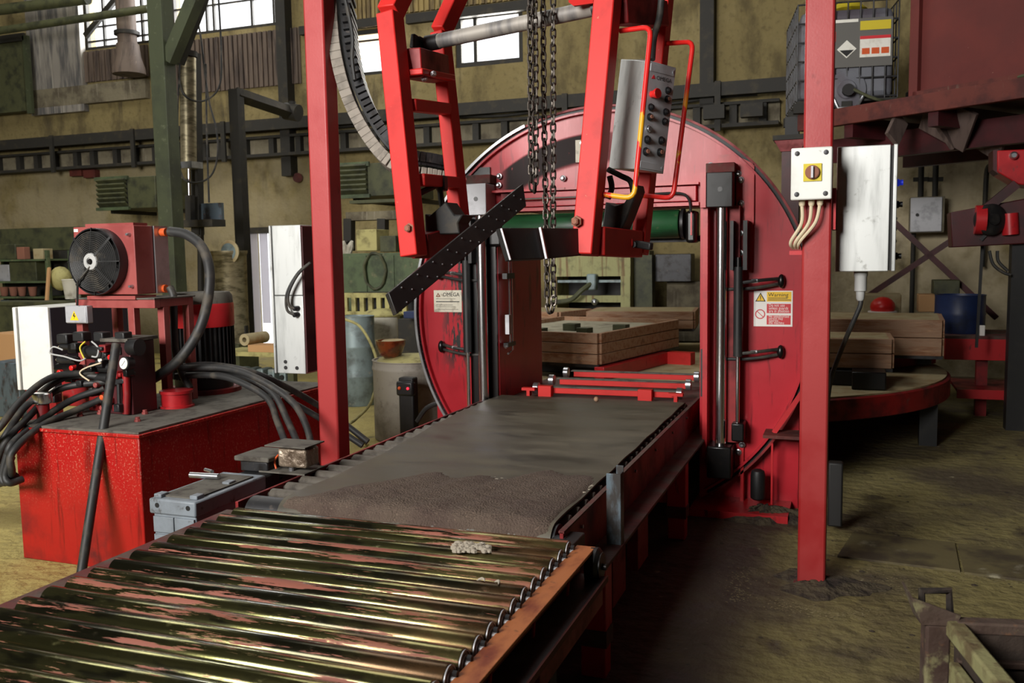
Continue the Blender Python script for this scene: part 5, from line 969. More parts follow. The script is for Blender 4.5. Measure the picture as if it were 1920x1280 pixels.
tag(MB().box(xw0, xw1, 9.6, 10.1, zz-.06, zz-.01).box(xw0, xw1, 9.65, 9.7, 0, zz-.06).build('low_bench', 'olive'), 'low dark bench under the white bucket', 'bench')
a = rect(-20, 680, 36, 775, 7.2); tag(MB().box(a[0], a[1], 7.2, 7.6, 0, a[3]).build('rusty_chest', 'blue_steel', bevel=.01), 'weathered blue-black chest at the left edge', 'chest')
a = rect(-20, 625, 30, 660, 8.5); tag(MB().box(a[0], a[1], 8.5, 8.9, 0, a[3]).build('cardboard_box', 'cardboard', bevel=.01), 'tall brown carton at the left picture edge', 'box')
# behind the left arm: green cabinet, racks, drums
YG = 10.4; a = rect(640, 474, 795, 560, YG)
gc = thing('green_cupboard', 'green steel cupboard with coiled hose behind the gripper', 'cupboard', ((a[0]+a[1])/2, YG, 0))
MB().box(a[0], a[1], YG, YG+.5, 0.0, a[3]).build('body', 'green_machine', gc, bevel=.01)
for i in range(3): w_ = (a[1]-a[0])/3; MB().box(a[0]+w_*i+.015, a[0]+w_*(i+1)-.015, YG-.02, YG, a[2]-.15, a[3]-.03).build('door', 'green_machine', gc, bevel=.006)
cc = at(703, 508, Y=YG-.05); pts = [cc+V((.15*math.cos(k*.35)*(1+.02*(k % 5)), -.01*(k % 3), .23*math.sin(k*.35)*(1+.015*(k % 4)))) for k in range(60)]
tag(MB().tube(pts, .016, 6).build('coiled_hose', 'olive'), 'olive hose coiled against the green cupboard', 'hose')
shelf_box((668, 430, 706, 470), YG+.05, .35, 'yellow_rack', 'storage_box', 'pale box on the green cupboard, left one', 'box'); shelf_box((712, 442, 742, 472), YG+.05, .35, 'olive', 'storage_box', 'olive box on the green cupboard beside the arm', 'box')
t = thing('white_apron', 'white crumpled cloth hanging by the left red post', 'cloth', at(660, 515, Y=10.8)); MB().cyl(at(650, 452, Y=10.8), at(650, 452, Y=10.96), .012, 8).build('hook', 'dark_iron', t)
for px0, px1, lean in ((644, 653, 1), (660, 673, -3)):
    pts = [at(px0+lean*i, 452+i*10, Y=10.78+.03*math.sin(i*2)) for i in range(7)]; MB().tube(pts, [.02, .05, .045, .04, .05, .055, .05], 8).build('fold', 'sack', t)
fr = thing('stacked_frame', 'grey steel frame on blocks above the green cupboard', 'frame', at(700, 420, Y=10.9)); a = rect(648, 396, 745, 412, 10.9)
MB().box(a[0], a[1], 10.9, 11.2, a[2], a[3]).build('beam', 'concrete', fr); 
for px in (655, 718): MB().bar(at(px, 410, Y=10.95), at(px, 470, Y=10.95), .12, .12).build('upright', 'dark_iron', fr)
a = rect(655, 374, 742, 380, 10.9); MB().box(a[0], a[1], 10.9, 11.2, a[2], a[3]).build('upper_rail', 'olive', fr)
YR = 9.9; a = rect(640, 549, 764, 590, YR); rk = thing('slatted_rack', 'yellow slatted steel rack behind the drums', 'rack', ((a[0]+a[1])/2, YR, a[2]))
MB().box(a[0], a[1], YR, YR+.06, a[3]-.06, a[3]).build('top_rail', 'yellow_rack', rk); MB().box(a[0], a[1], YR, YR+.06, a[2], a[2]+.04).build('bottom_rail', 'yellow_rack', rk)
for i in range(8): x = a[0]+.05+i*(a[1]-a[0]-.1)/7; MB().box(x-.03, x+.03, YR+.01, YR+.05, a[2], a[3]).build('slat', 'yellow_rack', rk)
for x in (a[0], a[1]-.06): MB().box(x, x+.06, YR, YR+.06, 0, a[2]).build('leg', 'yellow_rack', rk)
MB().box(a[0], a[1], YR+.3, YR+.32, a[2], a[3]).build('dark_back', 'ink', rk)
def drum(px0, px1, pyt, base, label, m, name='steel_drum', hoops=(.33, .66)):
    c = base; hw = (at(px1, pyt, Y=c.y).x-at(px0, pyt, Y=c.y).x)/2; xc_ = (at(px1, pyt, Y=c.y).x+at(px0, pyt, Y=c.y).x)/2; h = at((px0+px1)/2, pyt, Y=c.y).z
    t = thing(name, label, 'drum', (xc_, c.y, 0)); pr = [(hw*.97, 0), (hw, .01)]
    for q in hoops: pr += [(hw, h*q-.025), (hw*1.025, h*q-.01), (hw*1.025, h*q+.01), (hw, h*q+.025)]
    pr += [(hw, h-.01), (hw*1.02, h-.005), (hw*1.02, h), (hw*.97, h), (hw*.96, h-.015)]
    MB().lathe((xc_, c.y, 0), ZA, pr, 32).build('shell', m, t); MB().cyl((xc_, c.y, h-.02), (xc_, c.y, h-.012), hw*.95, 32).build('lid', m, t); return xc_, c.y, h, hw
drum(638, 697, 592, at(668, 757, Z=0), 'bluish grey ribbed steel drum behind the left red post', 'grey_drum')
x_, y_, h_, r_ = drum(690, 746, 592, V((0, 9.8, 0)), 'white drum with dirty lid behind the amber bowl', 'sack', 'white_drum', ())
tag(MB().lathe((x_, y_, h_), ZA, [(r_*1.12, 0), (r_*1.15, .02), (r_*.9, .07), (r_*.3, .09)], 24).build('drum_lid', 'yellow_rack'), 'dusty pale lid lying over the white drum', 'lid')
x_, y_, h_, r_ = drum(708, 842, 672, V((0, 7.5, 0)), 'wide grey fibre barrel between left post and arch', 'barrel', 'fibre_barrel', (.9,))
tag(MB().lathe((x_, y_, h_-.012), ZA, [(r_*.9, 0), (r_*.85, .02), (r_*.4, .05), (r_*.1, .055)], 24).build('sand_heap', 'yellow_rack'), 'low yellowish sand heap filling the fibre barrel', 'sand')
c = at(733, 668, Y=7.35); t = thing('amber_bowl', 'amber brown glazed bowl with ragged rim on the barrel', 'bowl', c)
MB().lathe(V((c.x, 7.35, h_+.02)), ZA, [(.06, 0), (.10, .03), (.135, .12), (.14, .165), (.125, .165), (.09, .06), (.03, .05)], 24).build('shell', 'amber', t); MB().lathe(V((c.x+.03, 7.35, h_+.17)), ZA, [(.10, 0), (.11, .01), (.09, .02), (.075, .012)], 20).build('ragged_rim', 'wood_pale', t)
bx = at(762, 760, Y=6.9); z1_ = at(762, 708, Y=6.9).z
t = thing('black_sensor_box', 'tall black box with small red light before the barrel', 'sensor', V((bx.x, 6.9, 0))); MB().box(bx.x-.075, bx.x+.07, 6.9, 7.0, 0, z1_).build('housing', 'black', t, bevel=.015); MB().box(bx.x-.09, bx.x+.075, 6.88, 6.95, z1_-.16, z1_-.03).build('hood', 'dark_plastic', t, bevel=.02)
MB().ball((bx.x+.03, 6.875, z1_-.09), .012, 10).build('indicator_lamp', 'red_lamp', t); MB().ball((bx.x-.05, 6.875, z1_-.09), .016, 10).build('orange_knob', 'ibc_orange', t)
tag(MB().tube(smooth([at(645, 598, Y=7.8), at(675, 612, Y=7.8), at(700, 655, Y=7.7), at(708, 700, Y=7.6), at(695, 755, Y=7.4), at(668, 785, Y=7.2), at(655, 800, Y=7.0), at(690, 835, Z=.014)], 5), .014, 8).build('loose_cable', 'yellow_rack'), 'dull yellow cable looping down beside the left post', 'cable')
tag(MB().tube(smooth([at(782, 790, Y=6.6), at(800, 765, Y=6.6), at(825, 757, Y=6.6), at(845, 770, Y=6.5)], 5), .02, 8).build('loose_hose', 'rubber'), 'black hose arching low between barrel and arch', 'hose')
tag(MB().box(at(800, 790, Y=6.7).x, at(850, 790, Y=6.7).x, 6.6, 6.8, 0, .3).build('red_block', 'red_dark', bevel=.01), 'small red steel block low beside the arch rim', 'block')
shelf_box((748, 598, 800, 780), 9.2, .4, 'dark_iron', 'machine_base', 'dark machine base behind the tilted clamp plate', 'machine')
shelf_box((756, 584, 800, 597), 9.0, .4, 'blue_drum', 'blue_tray', 'bluish tray behind the arch rim', 'tray')

# ================================================================ seen through the arch
YM = 12.0; a = rect(1032, 476, 1182, 592, YM)
pm = thing('press_machine', 'pale green rust-streaked machine frame seen through the arch', 'machine', ((a[0]+a[1])/2, YM, 0)); hh = a[3]-a[2]
MB().box(a[0], a[1], YM, YM+.6, a[3]-hh*.36, a[3]+.6).build('upper_panel', 'pale_green', pm); MB().box(a[1]-.13, a[1], YM-.02, YM+.6, 0, a[3]-hh*.36).build('column', 'pale_green', pm); MB().box(a[0], a[0]+.1, YM-.02, YM+.6, 0, a[3]-hh*.36).build('column', 'pale_green', pm)
MB().box(a[0], a[1]-.13, YM, YM+.1, a[2]+hh*.22, a[2]+hh*.33).build('cross_rail', 'pale_green', pm); MB().box(a[0], a[1]-.13, YM+.02, YM+.1, a[3]-hh*.46, a[3]-hh*.42).build('cross_rail', 'grey_drum', pm); MB().box(a[0], a[1], YM+.55, YM+.6, 0, a[3]).build('back_sheet', 'ink', pm)
v = at(1110, 530, Y=YM-.1); MB().box(v.x-.07, v.x+.06, YM-.14, YM, v.z-.1, v.z+.12).build('valve', 'grey_drum', pm, bevel=.02); MB().tube(smooth([v, at(1090, 545, Y=YM-.2), at(1070, 562, Y=YM-.2), at(1036, 567, Y=YM-.2)], 5), .035, 8).build('valve_hose', 'olive', pm)
MB().ball(at(1115, 566, Y=YM-.05), .05, 10).build('drain_cock', 'zinc', pm)
shelf_box((1228, 476, 1296, 528), 12.4, .3, 'dark_steel', 'wall_cabinet', 'dark grey wall cabinet seen through the arch', 'cabinet'); shelf_box((1186, 470, 1218, 508), 12.4, .3, 'olive', 'wall_cabinet', 'small olive wall box next to the press machine', 'cabinet')
tag(MB().bar(at(1208, 478, Y=12.3), V((at(1210, 600, Y=12.3).x, 12.3, 0)), .25, .2).build('wall_column', 'olive'), 'olive steel column seen through the arch opening', 'column')
shelf_box((1250, 528, 1320, 640), 12.6, .3, 'concrete', 'concrete_block', 'pale concrete pier low behind the arch', 'pier')
# moulding flasks on the turntable
def flask(name, P, h, label, rot=0, boards=3, fill='mould_sand', blocks=()):
    # P: four base corners (x, y) ; z base
    (cx_, cy_, z), sx, sy = P; t = thing(name, label, 'mould box', (cx_, cy_, z)); c, s_ = math.cos(rot), math.sin(rot); ux, uy = V((c, s_, 0)), V((-s_, c, 0)); o = V((cx_, cy_, z))
    for k in range(boards):
        z0_, z1_ = h*k/boards, h*(k+1)/boards-.006
        for sgn in (-1, 1):
            MB().obox(o+uy*sgn*sy/2+V((0, 0, (z0_+z1_)/2)), ux*(sx/2), uy*.022, V((0, 0, (z1_-z0_)/2))).build('board', 'wood', t, bevel=.004)
            MB().obox(o+ux*sgn*sx/2+V((0, 0, (z0_+z1_)/2)), uy*(sy/2-.022), ux*.022, V((0, 0, (z1_-z0_)/2))).build('board', 'wood', t, bevel=.004)
    MB().obox(o+V((0, 0, h-.07+(.045 if fill == 'wood_pale' else 0))), ux*(sx/2-.02), uy*(sy/2-.02), V((0, 0, .02))).build('sand_fill', fill, t)
    for u, v_, w_, d_, hh_ in blocks: MB().obox(o+ux*u*sx/2+uy*v_*sy/2+V((0, 0, h-.05+hh_/2)), ux*w_, uy*d_, V((0, 0, hh_/2))).build('pattern_block', 'olive', t, bevel=.004)
    MB().obox(o+V((0, 0, -.015)), ux*(sx/2+.01), uy*(sy/2+.01), V((0, 0, .014))).build('base_board', 'dark_steel', t); return t
TC, TR, TZt = V((-1.35, 9.15, 0)), 2.22, .56
P0 = at(1122, 690, Z=.66); fux, fuy = V((.975, -.222, 0)), V((.222, .975, 0)); fc_ = P0-fux*.7+fuy*.9
flask('wooden_mould', ((fc_.x, fc_.y, .69), 1.4, 1.8), .29, 'open wooden mould box with blocks seen through the arch', -.2239, 3, 'mould_sand', ((.1, -.3, .07, .06, .07), (.45, -.5, .06, .06, .05), (.75, -.1, .07, .05, .06), (-.2, -.6, .06, .06, .04)))
q2 = at(1200, 600, Y=10.3); flask('wooden_mould', ((q2.x, 10.5, q2.z-.08), 1.2, .8), .2, 'closed wooden mould box behind the open one in the arch', .1, 2, 'wood_pale')
q2 = at(1060, 596, Y=10.3); flask('wooden_mould', ((q2.x-.3, 10.4, q2.z-.06), .9, .7), .16, 'low wooden mould box at left inside the arch', -.3, 2, 'wood_pale')
# turntable carousel
ct = thing('mould_carousel', 'large round red turntable carrying the wooden moulds', 'turntable', TC)
MB().lathe(TC+V((0, 0, .36)), ZA, [(TR-.02, 0), (TR, .01), (TR, .17), (TR-.02, .18)], 96).build('rim_ring', 'red_dark', ct); MB().cyl(TC+V((0, 0, .54)), TC+V((0, 0, .553)), TR-.03, 96).build('deck', 'wood_pale', ct)
MB().cyl(TC, TC+V((0, 0, .36)), .9, 40).build('pedestal', 'black', ct)
for k in range(9): an = math.radians(-60+k*40); p = TC+V((math.cos(an), math.sin(an), 0))*(TR-.1); MB().box(p.x-.07, p.x+.07, p.y-.07, p.y+.07, 0, .36).build('support_foot', 'black', ct)
p0, p1 = at(1135, 690, Z=.64), at(1312, 668, Z=.64); MB().bar(P0+V((.02, -.05, -.045)), P0+V((.02, -.05, -.045))+fuy*1.5, .12, .10, ZA).build('mould_carrier', 'red', ct, bevel=.006); MB().bar(P0+V((.02, -.05, -.045))-fux*1.3+fuy*.3, P0+V((.02, -.05, -.045))+fuy*.3, .10, .10, ZA).build('mould_carrier', 'black', ct, bevel=.006); MB().bar(P0+fuy*1.45+V((.02, -.05, -.05)), P0+fuy*1.45+fux*.3+V((.02, -.05, -.05)), .13, .12, ZA).build('carrier_end', 'red_arm', ct)
MB().bar(V((-.1, 8.7, .63)), V((.75, 9.7, .63)), .14, .12, ZA).build('mould_carrier', 'red_dark', ct, bevel=.006); MB().bar(V((-.6, 8.1, .62)), V((.1, 8.0, .62)), .12, .12, ZA).build('mould_carrier', 'black', ct, bevel=.006)
MB().box(.02, .28, 7.75, 8.05, .555, .70).build('roller_bracket', 'black_oil', ct, bevel=.01); MB().cyl((.60, 9.22, .66), (.72, 9.2, .66), .06, 16).build('roller', 'black', ct)
flask('wooden_mould', ((-.18, 8.33, .70), 1.0, .62), .25, 'near wooden mould on the turntable beside the right post', .02, 2, 'wood_pale')
flask('wooden_mould', ((.12, 9.35, .72), 1.35, .9), .33, 'large pale wooden mould at the back of the turntable', -.05, 2, 'wood_pale')
# ================================================================ mezzanine, tote tank and hopper on the right
ME = V((.81, -.586, 0)); MN = V((.586, .81, 0)); m0 = at(1560, 206, Y=9.9)
mz = thing('mezzanine', 'rusty red steel mezzanine edge carrying the caged tank', 'platform', V((m0.x, m0.y, 0)))
e0 = m0-ME*.4; e1 = m0+ME*3.6
MB().bar(e0-V((0, 0, .085)), e1-V((0, 0, .085)), .17, .08, ZA).build('edge_channel', 'rust_red', mz, bevel=.006)
MB().prism([e0+MN*.05, e1+MN*.05, e1+MN*2.1, e0+MN*2.1], (0, 0, -.05)).build('deck', 'maroon', mz)
for k in range(4): p = e0+ME*(.6+k*.9)-V((0, 0, .2)); MB().bar(p, p+MN*2.0, .2, .1, ZA).build('joist', 'maroon', mz)
MB().bar(e0+MN*.6-V((0, 0, .35)), e1+MN*.6-V((0, 0, .35)), .25, .12, ZA).build('main_beam', 'maroon', mz); MB().bar(e0+MN*1.9-V((0, 0, .35)), e1+MN*1.9-V((0, 0, .35)), .25, .12, ZA).build('main_beam', 'maroon', mz)
cx_ = at(1482, 300, Y=10.2).x; cz_ = at(1482, 262, Y=10.2).z
MB().box(cx_-.09, cx_+.09, 10.2, 10.24, 0, cz_).box(cx_-.015, cx_+.015, 10.24, 10.4, 0, cz_).box(cx_-.09, cx_+.09, 10.4, 10.44, 0, cz_).build('column', 'maroon', mz)
MB().prism([(cx_-.17, 10.18, cz_), (cx_+.17, 10.18, cz_), (cx_+.1, 10.18, cz_-.12), (cx_-.1, 10.18, cz_-.12)], (0, .3, 0)).build('column_head', 'red_dark', mz); MB().box(cx_-.18, cx_+.18, 10.15, 10.5, cz_, cz_+.05).build('head_plate', 'dark_iron', mz); MB().box(cx_-.06, cx_+.08, 10.2, 10.4, cz_+.05, m0.z).build('packing', 'ink', mz)
# plank chute under the deck
for k, (a, b_, w_) in enumerate((((1690, 222), (1672, 262), .18), ((1735, 205), (1820, 250), .42), ((1790, 225), (1770, 258), .3), ((1815, 240), (1880, 280), .3))):
    tag(MB().bar(at(*a, Y=9.6+.1*k), at(*b_, Y=9.4+.1*k), w_, .04, V((.4, .2, -.9))).build('hanging_plank', 'plank_grey', bevel=.004), 'grey plank wedged under the mezzanine, '+['short upright', 'wide slanting', 'short slanting', 'rightmost long'][k]+' one', 'plank', 'planks under the mezzanine')
# IBC tote
IR = math.radians(-9); iu, iv = V((math.cos(IR), -math.sin(IR), 0)), V((math.sin(IR), math.cos(IR), 0)); iu, iv = V((math.cos(.16), .0+math.sin(.16)*1, 0)), V((-math.sin(.16), math.cos(.16), 0))
fr_ = at(1682, 195, Y=10.15); fr_.z = m0.z+.0; W_, D_, H_ = .98, 1.1, 1.02
fl_ = fr_-iu*W_; ib = thing('tote_tank', 'grey caged liquid tote tank with hazard labels on the mezzanine', 'tank', fl_+iu*W_/2+iv*D_/2)
def ip(u, v, z): return fl_+iu*W_*u+iv*D_*v+V((0, 0, z))
MB().obox(ip(.5, .5, .12+.46), iu*(W_/2-.03), iv*(D_/2-.03), V((0, 0, .46))).build('bottle', 'ibc_plastic', ib, bevel=.08)
for u in (.02, .5, .98):
    for v in (.02, .5, .98): MB().obox(ip(u, v, .05), iu*.05, iv*.05, V((0, 0, .05))).build('pallet_block', 'dark_iron', ib)
MB().obox(ip(.5, .5, .11), iu*W_/2, iv*D_/2, V((0, 0, .012))).build('pallet_deck', 'dark_iron', ib)
for k in range(6):
    z = .14+k*.19; MB().tube([ip(0, 0, z), ip(1, 0, z), ip(1, 1, z), ip(0, 1, z)], .009, 6, closed=True).build('cage_ring', 'dark_steel', ib)
for k in range(9):
    for v in (0, 1): MB().cyl(ip(k/8, v, .12), ip(k/8, v, 1.09), .008, 6).build('cage_bar', 'dark_steel', ib)
    if 0 < k < 8: MB().cyl(ip(0, k/8, .12), ip(0, k/8, 1.09), .008, 6).build('cage_bar', 'dark_steel', ib); MB().cyl(ip(1, k/8, .12), ip(1, k/8, 1.09), .008, 6).build('cage_bar', 'dark_steel', ib)
MB().lathe(ip(.5, .5, 1.04), ZA, [(.12, 0), (.12, .05), (.1, .06)], 20).build('filler_cap', 'ink', ib)
def lab(u0, z0_, u1, z1_, m, nm, off=.014): MB().obox(ip((u0+u1)/2, 0, (z0_+z1_)/2)-iv*off, iu*W_*(u1-u0)/2, iv*.003, V((0, 0, (z1_-z0_)/2))).build(nm, m, pn)
pn = None; pn = MB().obox(ip(.58, 0, .68)-iv*.008, iu*W_*.36, iv*.004, V((0, 0, .24))).build('label_board', 'ibc_label', ib)
lab(.62, .80, .92, .89, 'ibc_yellow', 'yellow_label'); lab(.62, .53, .92, .74, 'sticker_white', 'white_label'); lab(.62, .71, .92, .74, 'sign_red', 'red_heading', .018)
for k in range(3): lab(.64+.095*k, .56, .715+.095*k, .62, 'ibc_orange', 'orange_square', .018)
lab(.27, .52, .36, .69, 'ibc_green', 'green_label'); lab(.27, .70, .38, .80, 'sign_red', 'red_label'); lab(.26, .885, .6, .915, 'sticker_white', 'heading_strip')
dc = ip(.49, 0, .62)-iv*.016; MB().prism([dc+iu*.095, dc+V((0, 0, .09)), dc-iu*.095, dc-V((0, 0, .09))], -iv*.002).build('hazard_diamond', 'sticker_white', pn); MB().prism([dc+iu*.07-iv*.003-V((0, 0, .01)), dc-iu*.07-iv*.003-V((0, 0, .01)), dc-iv*.003-V((0, 0, .075))], -iv*.001).build('diamond_lower', 'ink', pn)
MB().lathe(ip(.5, 0, .22), -iv, [(.2, -.06), (.19, .0), (.1, .01), (.09, .02)], 24).build('outlet_dish', 'ibc_plastic', ib); MB().lathe(ip(.5, 0, .2), -iv, [(.05, 0), (.05, .08), (.06, .09), (.06, .12)], 14).build('outlet_valve', 'ink', ib)
MB().tube([ip(.36, -.03, .14), ip(.41, -.04, .03), ip(.60, -.04, .03), ip(.66, -.03, .14)], .014, 6).build('valve_guard', 'steel', ib)
tag(MB().tube(smooth([ip(.55, -.1, .2), ip(.8, -.12, .08), ip(1.1, -.14, .06), e0+ME*2.6+V((0, 0, .03)), e1-ME*.6+V((0, 0, .05))], 6), .016, 8).build('supply_hose', 'olive'), 'olive hose running from the tote tank along the mezzanine edge', 'hose')
tag(MB().lathe(ip(.55, .3, 1.06), ZA, [(.16, 0), (.2, .02), (.12, .09), (.03, .1)], 14).build('yellow_bag', 'ibc_yellow'), 'crumpled yellow bag on top of the tote tank', 'bag')
tag(MB().ball(ip(1.35, .3, .16), .2, 10, (1, 1, .8)).build('dark_sack', 'ink'), 'dark sack between the tote tank and red hopper', 'sack')
# red hopper
h0 = at(1718, 176, Y=9.55); h0.z = m0.z; hb_ = thing('sand_hopper', 'big dull red sheet steel hopper on the mezzanine', 'hopper', h0)
c0, c1 = h0, h0+ME*1.9
MB().prism([c0, c1, c1+MN*1.5, c0+MN*1.5], (0, 0, 2.4)).build('body', 'hopper_red', hb_, bevel=.01)
for f in (.0, .75): p = c0+ME*1.9*f-MN*.03; MB().bar(p+V((0, 0, .0)), p+V((0, 0, 2.4)), .09, .06, ME).build('rib', 'hopper_red', hb_, bevel=.004)
MB().bar(c0-MN*.03+V((0, 0, .03)), c1-MN*.03+V((0, 0, .03)), .06, .06, ZA).build('base_angle', 'rust_red', hb_)
p = c0-ME*.25+MN*.3; MB().prism([p, p+ME*.24, p+ME*.24+MN*.8, p+MN*.8], (0, 0, 2.2)).build('side_duct', 'maroon', hb_)
# wall services under the mezzanine
a = rect(1707, 368, 1772, 436, 12.6); t = thing('wall_box', 'grey electrical box with two conduits on the wall below mezzanine', 'electrical box', ((a[0]+a[1])/2, 12.6, a[2]))
MB().box(a[0], a[1], 12.65, 12.95, a[2], a[3]).build('body', 'concrete', t, bevel=.01); MB().box(a[0], a[1]-.03, 12.62, 12.65, a[2]+.01, a[3]-.01).build('door', 'panel_grey', t, bevel=.01); MB().cyl((a[0]+.08, 12.62, (a[2]+a[3])/2), (a[0]+.08, 12.60, (a[2]+a[3])/2), .02, 10).build('lock', 'ink', t)
for px in (1726, 1753): p = at(px, 368, Y=12.8); MB().cyl(V((p.x, 12.8, a[3])), V((p.x, 12.8, 3.6)), .035, 10).build('conduit', 'dark_iron', t); z = at(px, 336, Y=12.8).z; MB().box(p.x-.09, p.x+.09, 12.78, 12.86, z-.025, z+.025).build('conduit_clip', 'dark_iron', t)
p = at(1713, 440, Y=12.8); MB().cyl(V((p.x, 12.8, a[2])), V((p.x, 12.8, 0)), .03, 10).build('conduit', 'dark_iron', t)
tag(MB().tube(smooth([at(1842, 500, Y=12.8), at(1847, 380, Y=12.8), at(1851, 318, Y=12.8), at(1862, 310, Y=12.7), at(1872, 314, Y=12.6)], 4), .03, 8).build('wall_conduit', 'dark_iron'), 'thin bent dark conduit on the wall below the hopper', 'conduit')
for (a, b_, m, lb) in (((1672, 412), (1868, 596), 'maroon', 'dark red diagonal brace running down to the right'), ((1625, 556), (1812, 432), 'maroon', 'dark red diagonal brace rising to the right')):
    tag(MB().bar(at(*a, Y=11.4), at(*b_, Y=11.4), .1, .06, YA).build('cross_brace', m), lb, 'brace')
# right-hand mixer machine
YX = 9.2; mx = thing('mixer_machine', 'red mixing machine with belt pulley at the right edge', 'machine', V((at(1905, 480, Y=YX).x, YX, 0)))
def xp(px, py, dy=0): return at(px, py, Y=YX+dy)
MB().prism([xp(1870, 282), xp(1960, 278), xp(1960, 352), xp(1908, 345), xp(1870, 322)], (0, .4, 0)).build('head_casting', 'red', mx, bevel=.01); MB().prism([xp(1862, 282, .02), xp(1872, 280, .02), xp(1872, 326, .02), xp(1862, 318, .02)], (0, .3, 0)).build('side_lip', 'maroon', mx)
MB().lathe(xp(1900, 292), -YA, [(.035, 0), (.035, .04), (.02, .06)], 14).build('eye_bolt', 'zinc', mx)
MB().bar(xp(1905, 345), xp(1838, 400), .1, .08, YA).build('arm', 'maroon', mx); MB().prism([xp(1782, 398), xp(1960, 365), xp(1960, 455), xp(1785, 464)], (0, .35, 0)).build('gear_case', 'maroon', mx, bevel=.01)
MB().cyl(xp(1828, 412, -.05), xp(1848, 412, -.05), .13, 20).build('motor_nose', 'red', mx); MB().lathe(xp(1850, 412, -.02), V((.5, -1, 0)), [(.13, 0), (.14, .03), (.14, .08), (.11, .1), (.05, .1), (.05, .12)], 24).build('pulley', 'black', mx)
MB().bar(xp(1838, 450), xp(1880, 405), .05, .03, YA).build('drive_belt', 'dark_steel', mx); MB().cyl(xp(1893, 400), xp(1895, 440), .07, 14).build('side_motor', 'red', mx)
MB().bar(V((xp(1918, 500).x, YX+.15, 0)), xp(1914, 455, .15), .16, .16).build('leg', 'black', mx); MB().bar(V((xp(1838, 600).x, YX+.2, .75)), xp(1842, 460, .2), .025, .025).build('stay', 'black', mx)
for pts in ([(1855, 470), (1862, 495), (1880, 510), (1895, 515)], [(1870, 470), (1872, 490), (1890, 508)]): MB().tube(smooth([xp(x, y) for x, y in pts], 5), .014, 6).build('cable', 'rubber', mx)
# red bench line and blue drum
zb_ = at(1850, 630, Y=9.9).z; xb0 = at(1772, 640, Y=9.9).x
rb = thing('red_bench', 'long red steel bench at the right behind the turntable', 'bench', (xb0+1, 9.9, 0))
MB().box(xb0, 4.5, 9.9, 10.7, zb_-.03, zb_).build('top', 'dusty_red', rb); MB().box(xb0, 4.5, 9.9, 9.96, zb_-.24, zb_-.03).build('apron', 'red', rb, bevel=.004); MB().box(xb0+.1, 4.5, 9.7, 10.5, .28, .31).build('lower_shelf', 'red_dark', rb); MB().box(xb0+.1, 4.5, 9.68, 9.71, .22, .31).build('shelf_lip', 'red', rb)
for x in (xb0+.35, xb0+1.6, 4.2): MB().box(x-.05, x+.05, 10.0, 10.1, 0, zb_-.03).build('leg', 'red_dark', rb)
a = rect(1752, 552, 1848, 612, 10.3); c = V(((a[0]+a[1])/2, 10.3, zb_)); t = thing('blue_drum', 'dark blue drum standing on the red bench', 'drum', c); rr_ = (a[1]-a[0])/2; h = a[3]-zb_
MB().lathe(c, ZA, [(rr_*.98, 0), (rr_, .02), (rr_, h*.45), (rr_*1.02, h*.5), (rr_, h*.55), (rr_, h-.02), (rr_*1.02, h), (rr_*.94, h), (rr_*.92, h-.03)], 32).build('shell', 'blue_drum', t)
tag(MB().box(at(1838, 608, Y=9.95).x, at(1847, 608, Y=9.95).x, 9.95, 10.0, zb_, zb_+.1).build('small_bottle', 'sign_white'), 'tiny white and red bottle beside the blue drum', 'bottle')
c = at(1655, 575, Y=10.6); t = thing('red_hard_hat', 'red safety helmet on the wall bench behind the cabinet cable', 'helmet', c); MB().ball(c, .13, 16, (1, 1, .85)).build('shell', 'red_plastic', t); MB().lathe(c-V((0, 0, .06)), ZA, [(.15, 0), (.15, .015)], 20).build('brim', 'sign_white', t)
def shelf_box2(R, Y, d, m, nm, label, cat): a = rect(*R, Y); return tag(MB().box(a[0], a[1], Y, Y+d, a[2], a[3]).build(nm, m, bevel=.01), label, cat)
shelf_box2((1618, 552, 1690, 592), 10.9, .4, 'wood_pale', 'wooden_crate', 'pale wooden crate behind the red helmet', 'crate'); shelf_box2((1722, 552, 1755, 585), 11.0, .3, 'cardboard', 'cardboard_box', 'brown box behind the blue drum', 'box'); shelf_box2((1750, 525, 1800, 552), 11.2, .3, 'olive', 'cardboard_box', 'open brown carton above the blue drum', 'box')
za = at(1650, 592, Y=10.9).z; tag(MB().box(at(1560, 600, Y=10.7).x, at(1760, 600, Y=10.7).x, 10.5, 11.3, za-.05, za-.005).box(at(1560, 600, Y=10.7).x, at(1760, 600, Y=10.7).x, 11.2, 11.3, 0, za-.05).build('wall_bench', 'olive'), 'dark bench along the wall behind the turntable moulds', 'bench')
p = at(1912, 743, Z=.03); tag(MB().ball(p+V((.15, 0, .03)), .16, 12, (1, .5, .3)).build('pale_shoe', 'sticker_white'), 'pale shoe on the floor at the right edge', 'shoe')
# ================================================================ rusty stillage bin, bottom right
bn = thing('rusty_bin', 'rusty battered steel stillage bin at the bottom right corner', 'bin', V((.75, 2.0, 0)))
BH = .60; c0 = at(1786, 1166, Z=BH); rotb = math.radians(-12)
du = V((math.sin(rotb)*-1, -math.cos(rotb), 0)); du = V((.208, -.978, 0)); dr = V((.978, .208, 0))
def bp(a, b_, z): return V((c0.x, c0.y, 0))+dr*a+du*b_+V((0, 0, z))
LB, WB = 1.15, .95
MB().prism([bp(0, .02, .1), bp(WB, .02, .1), bp(WB, .02, BH), bp(0, .02, BH)], du*.02).build('rear_wall', 'bin_dark', bn); MB().bar(bp(.0, .02, BH), bp(WB, .02, BH), .035, .05, ZA).build('rear_rim', 'bin_rust', bn, bevel=.006); MB().bar(bp(0, .045, BH-.10), bp(WB, .045, BH-.10), .02, .03, ZA).build('rear_rib', 'bin_rust', bn, bevel=.004)
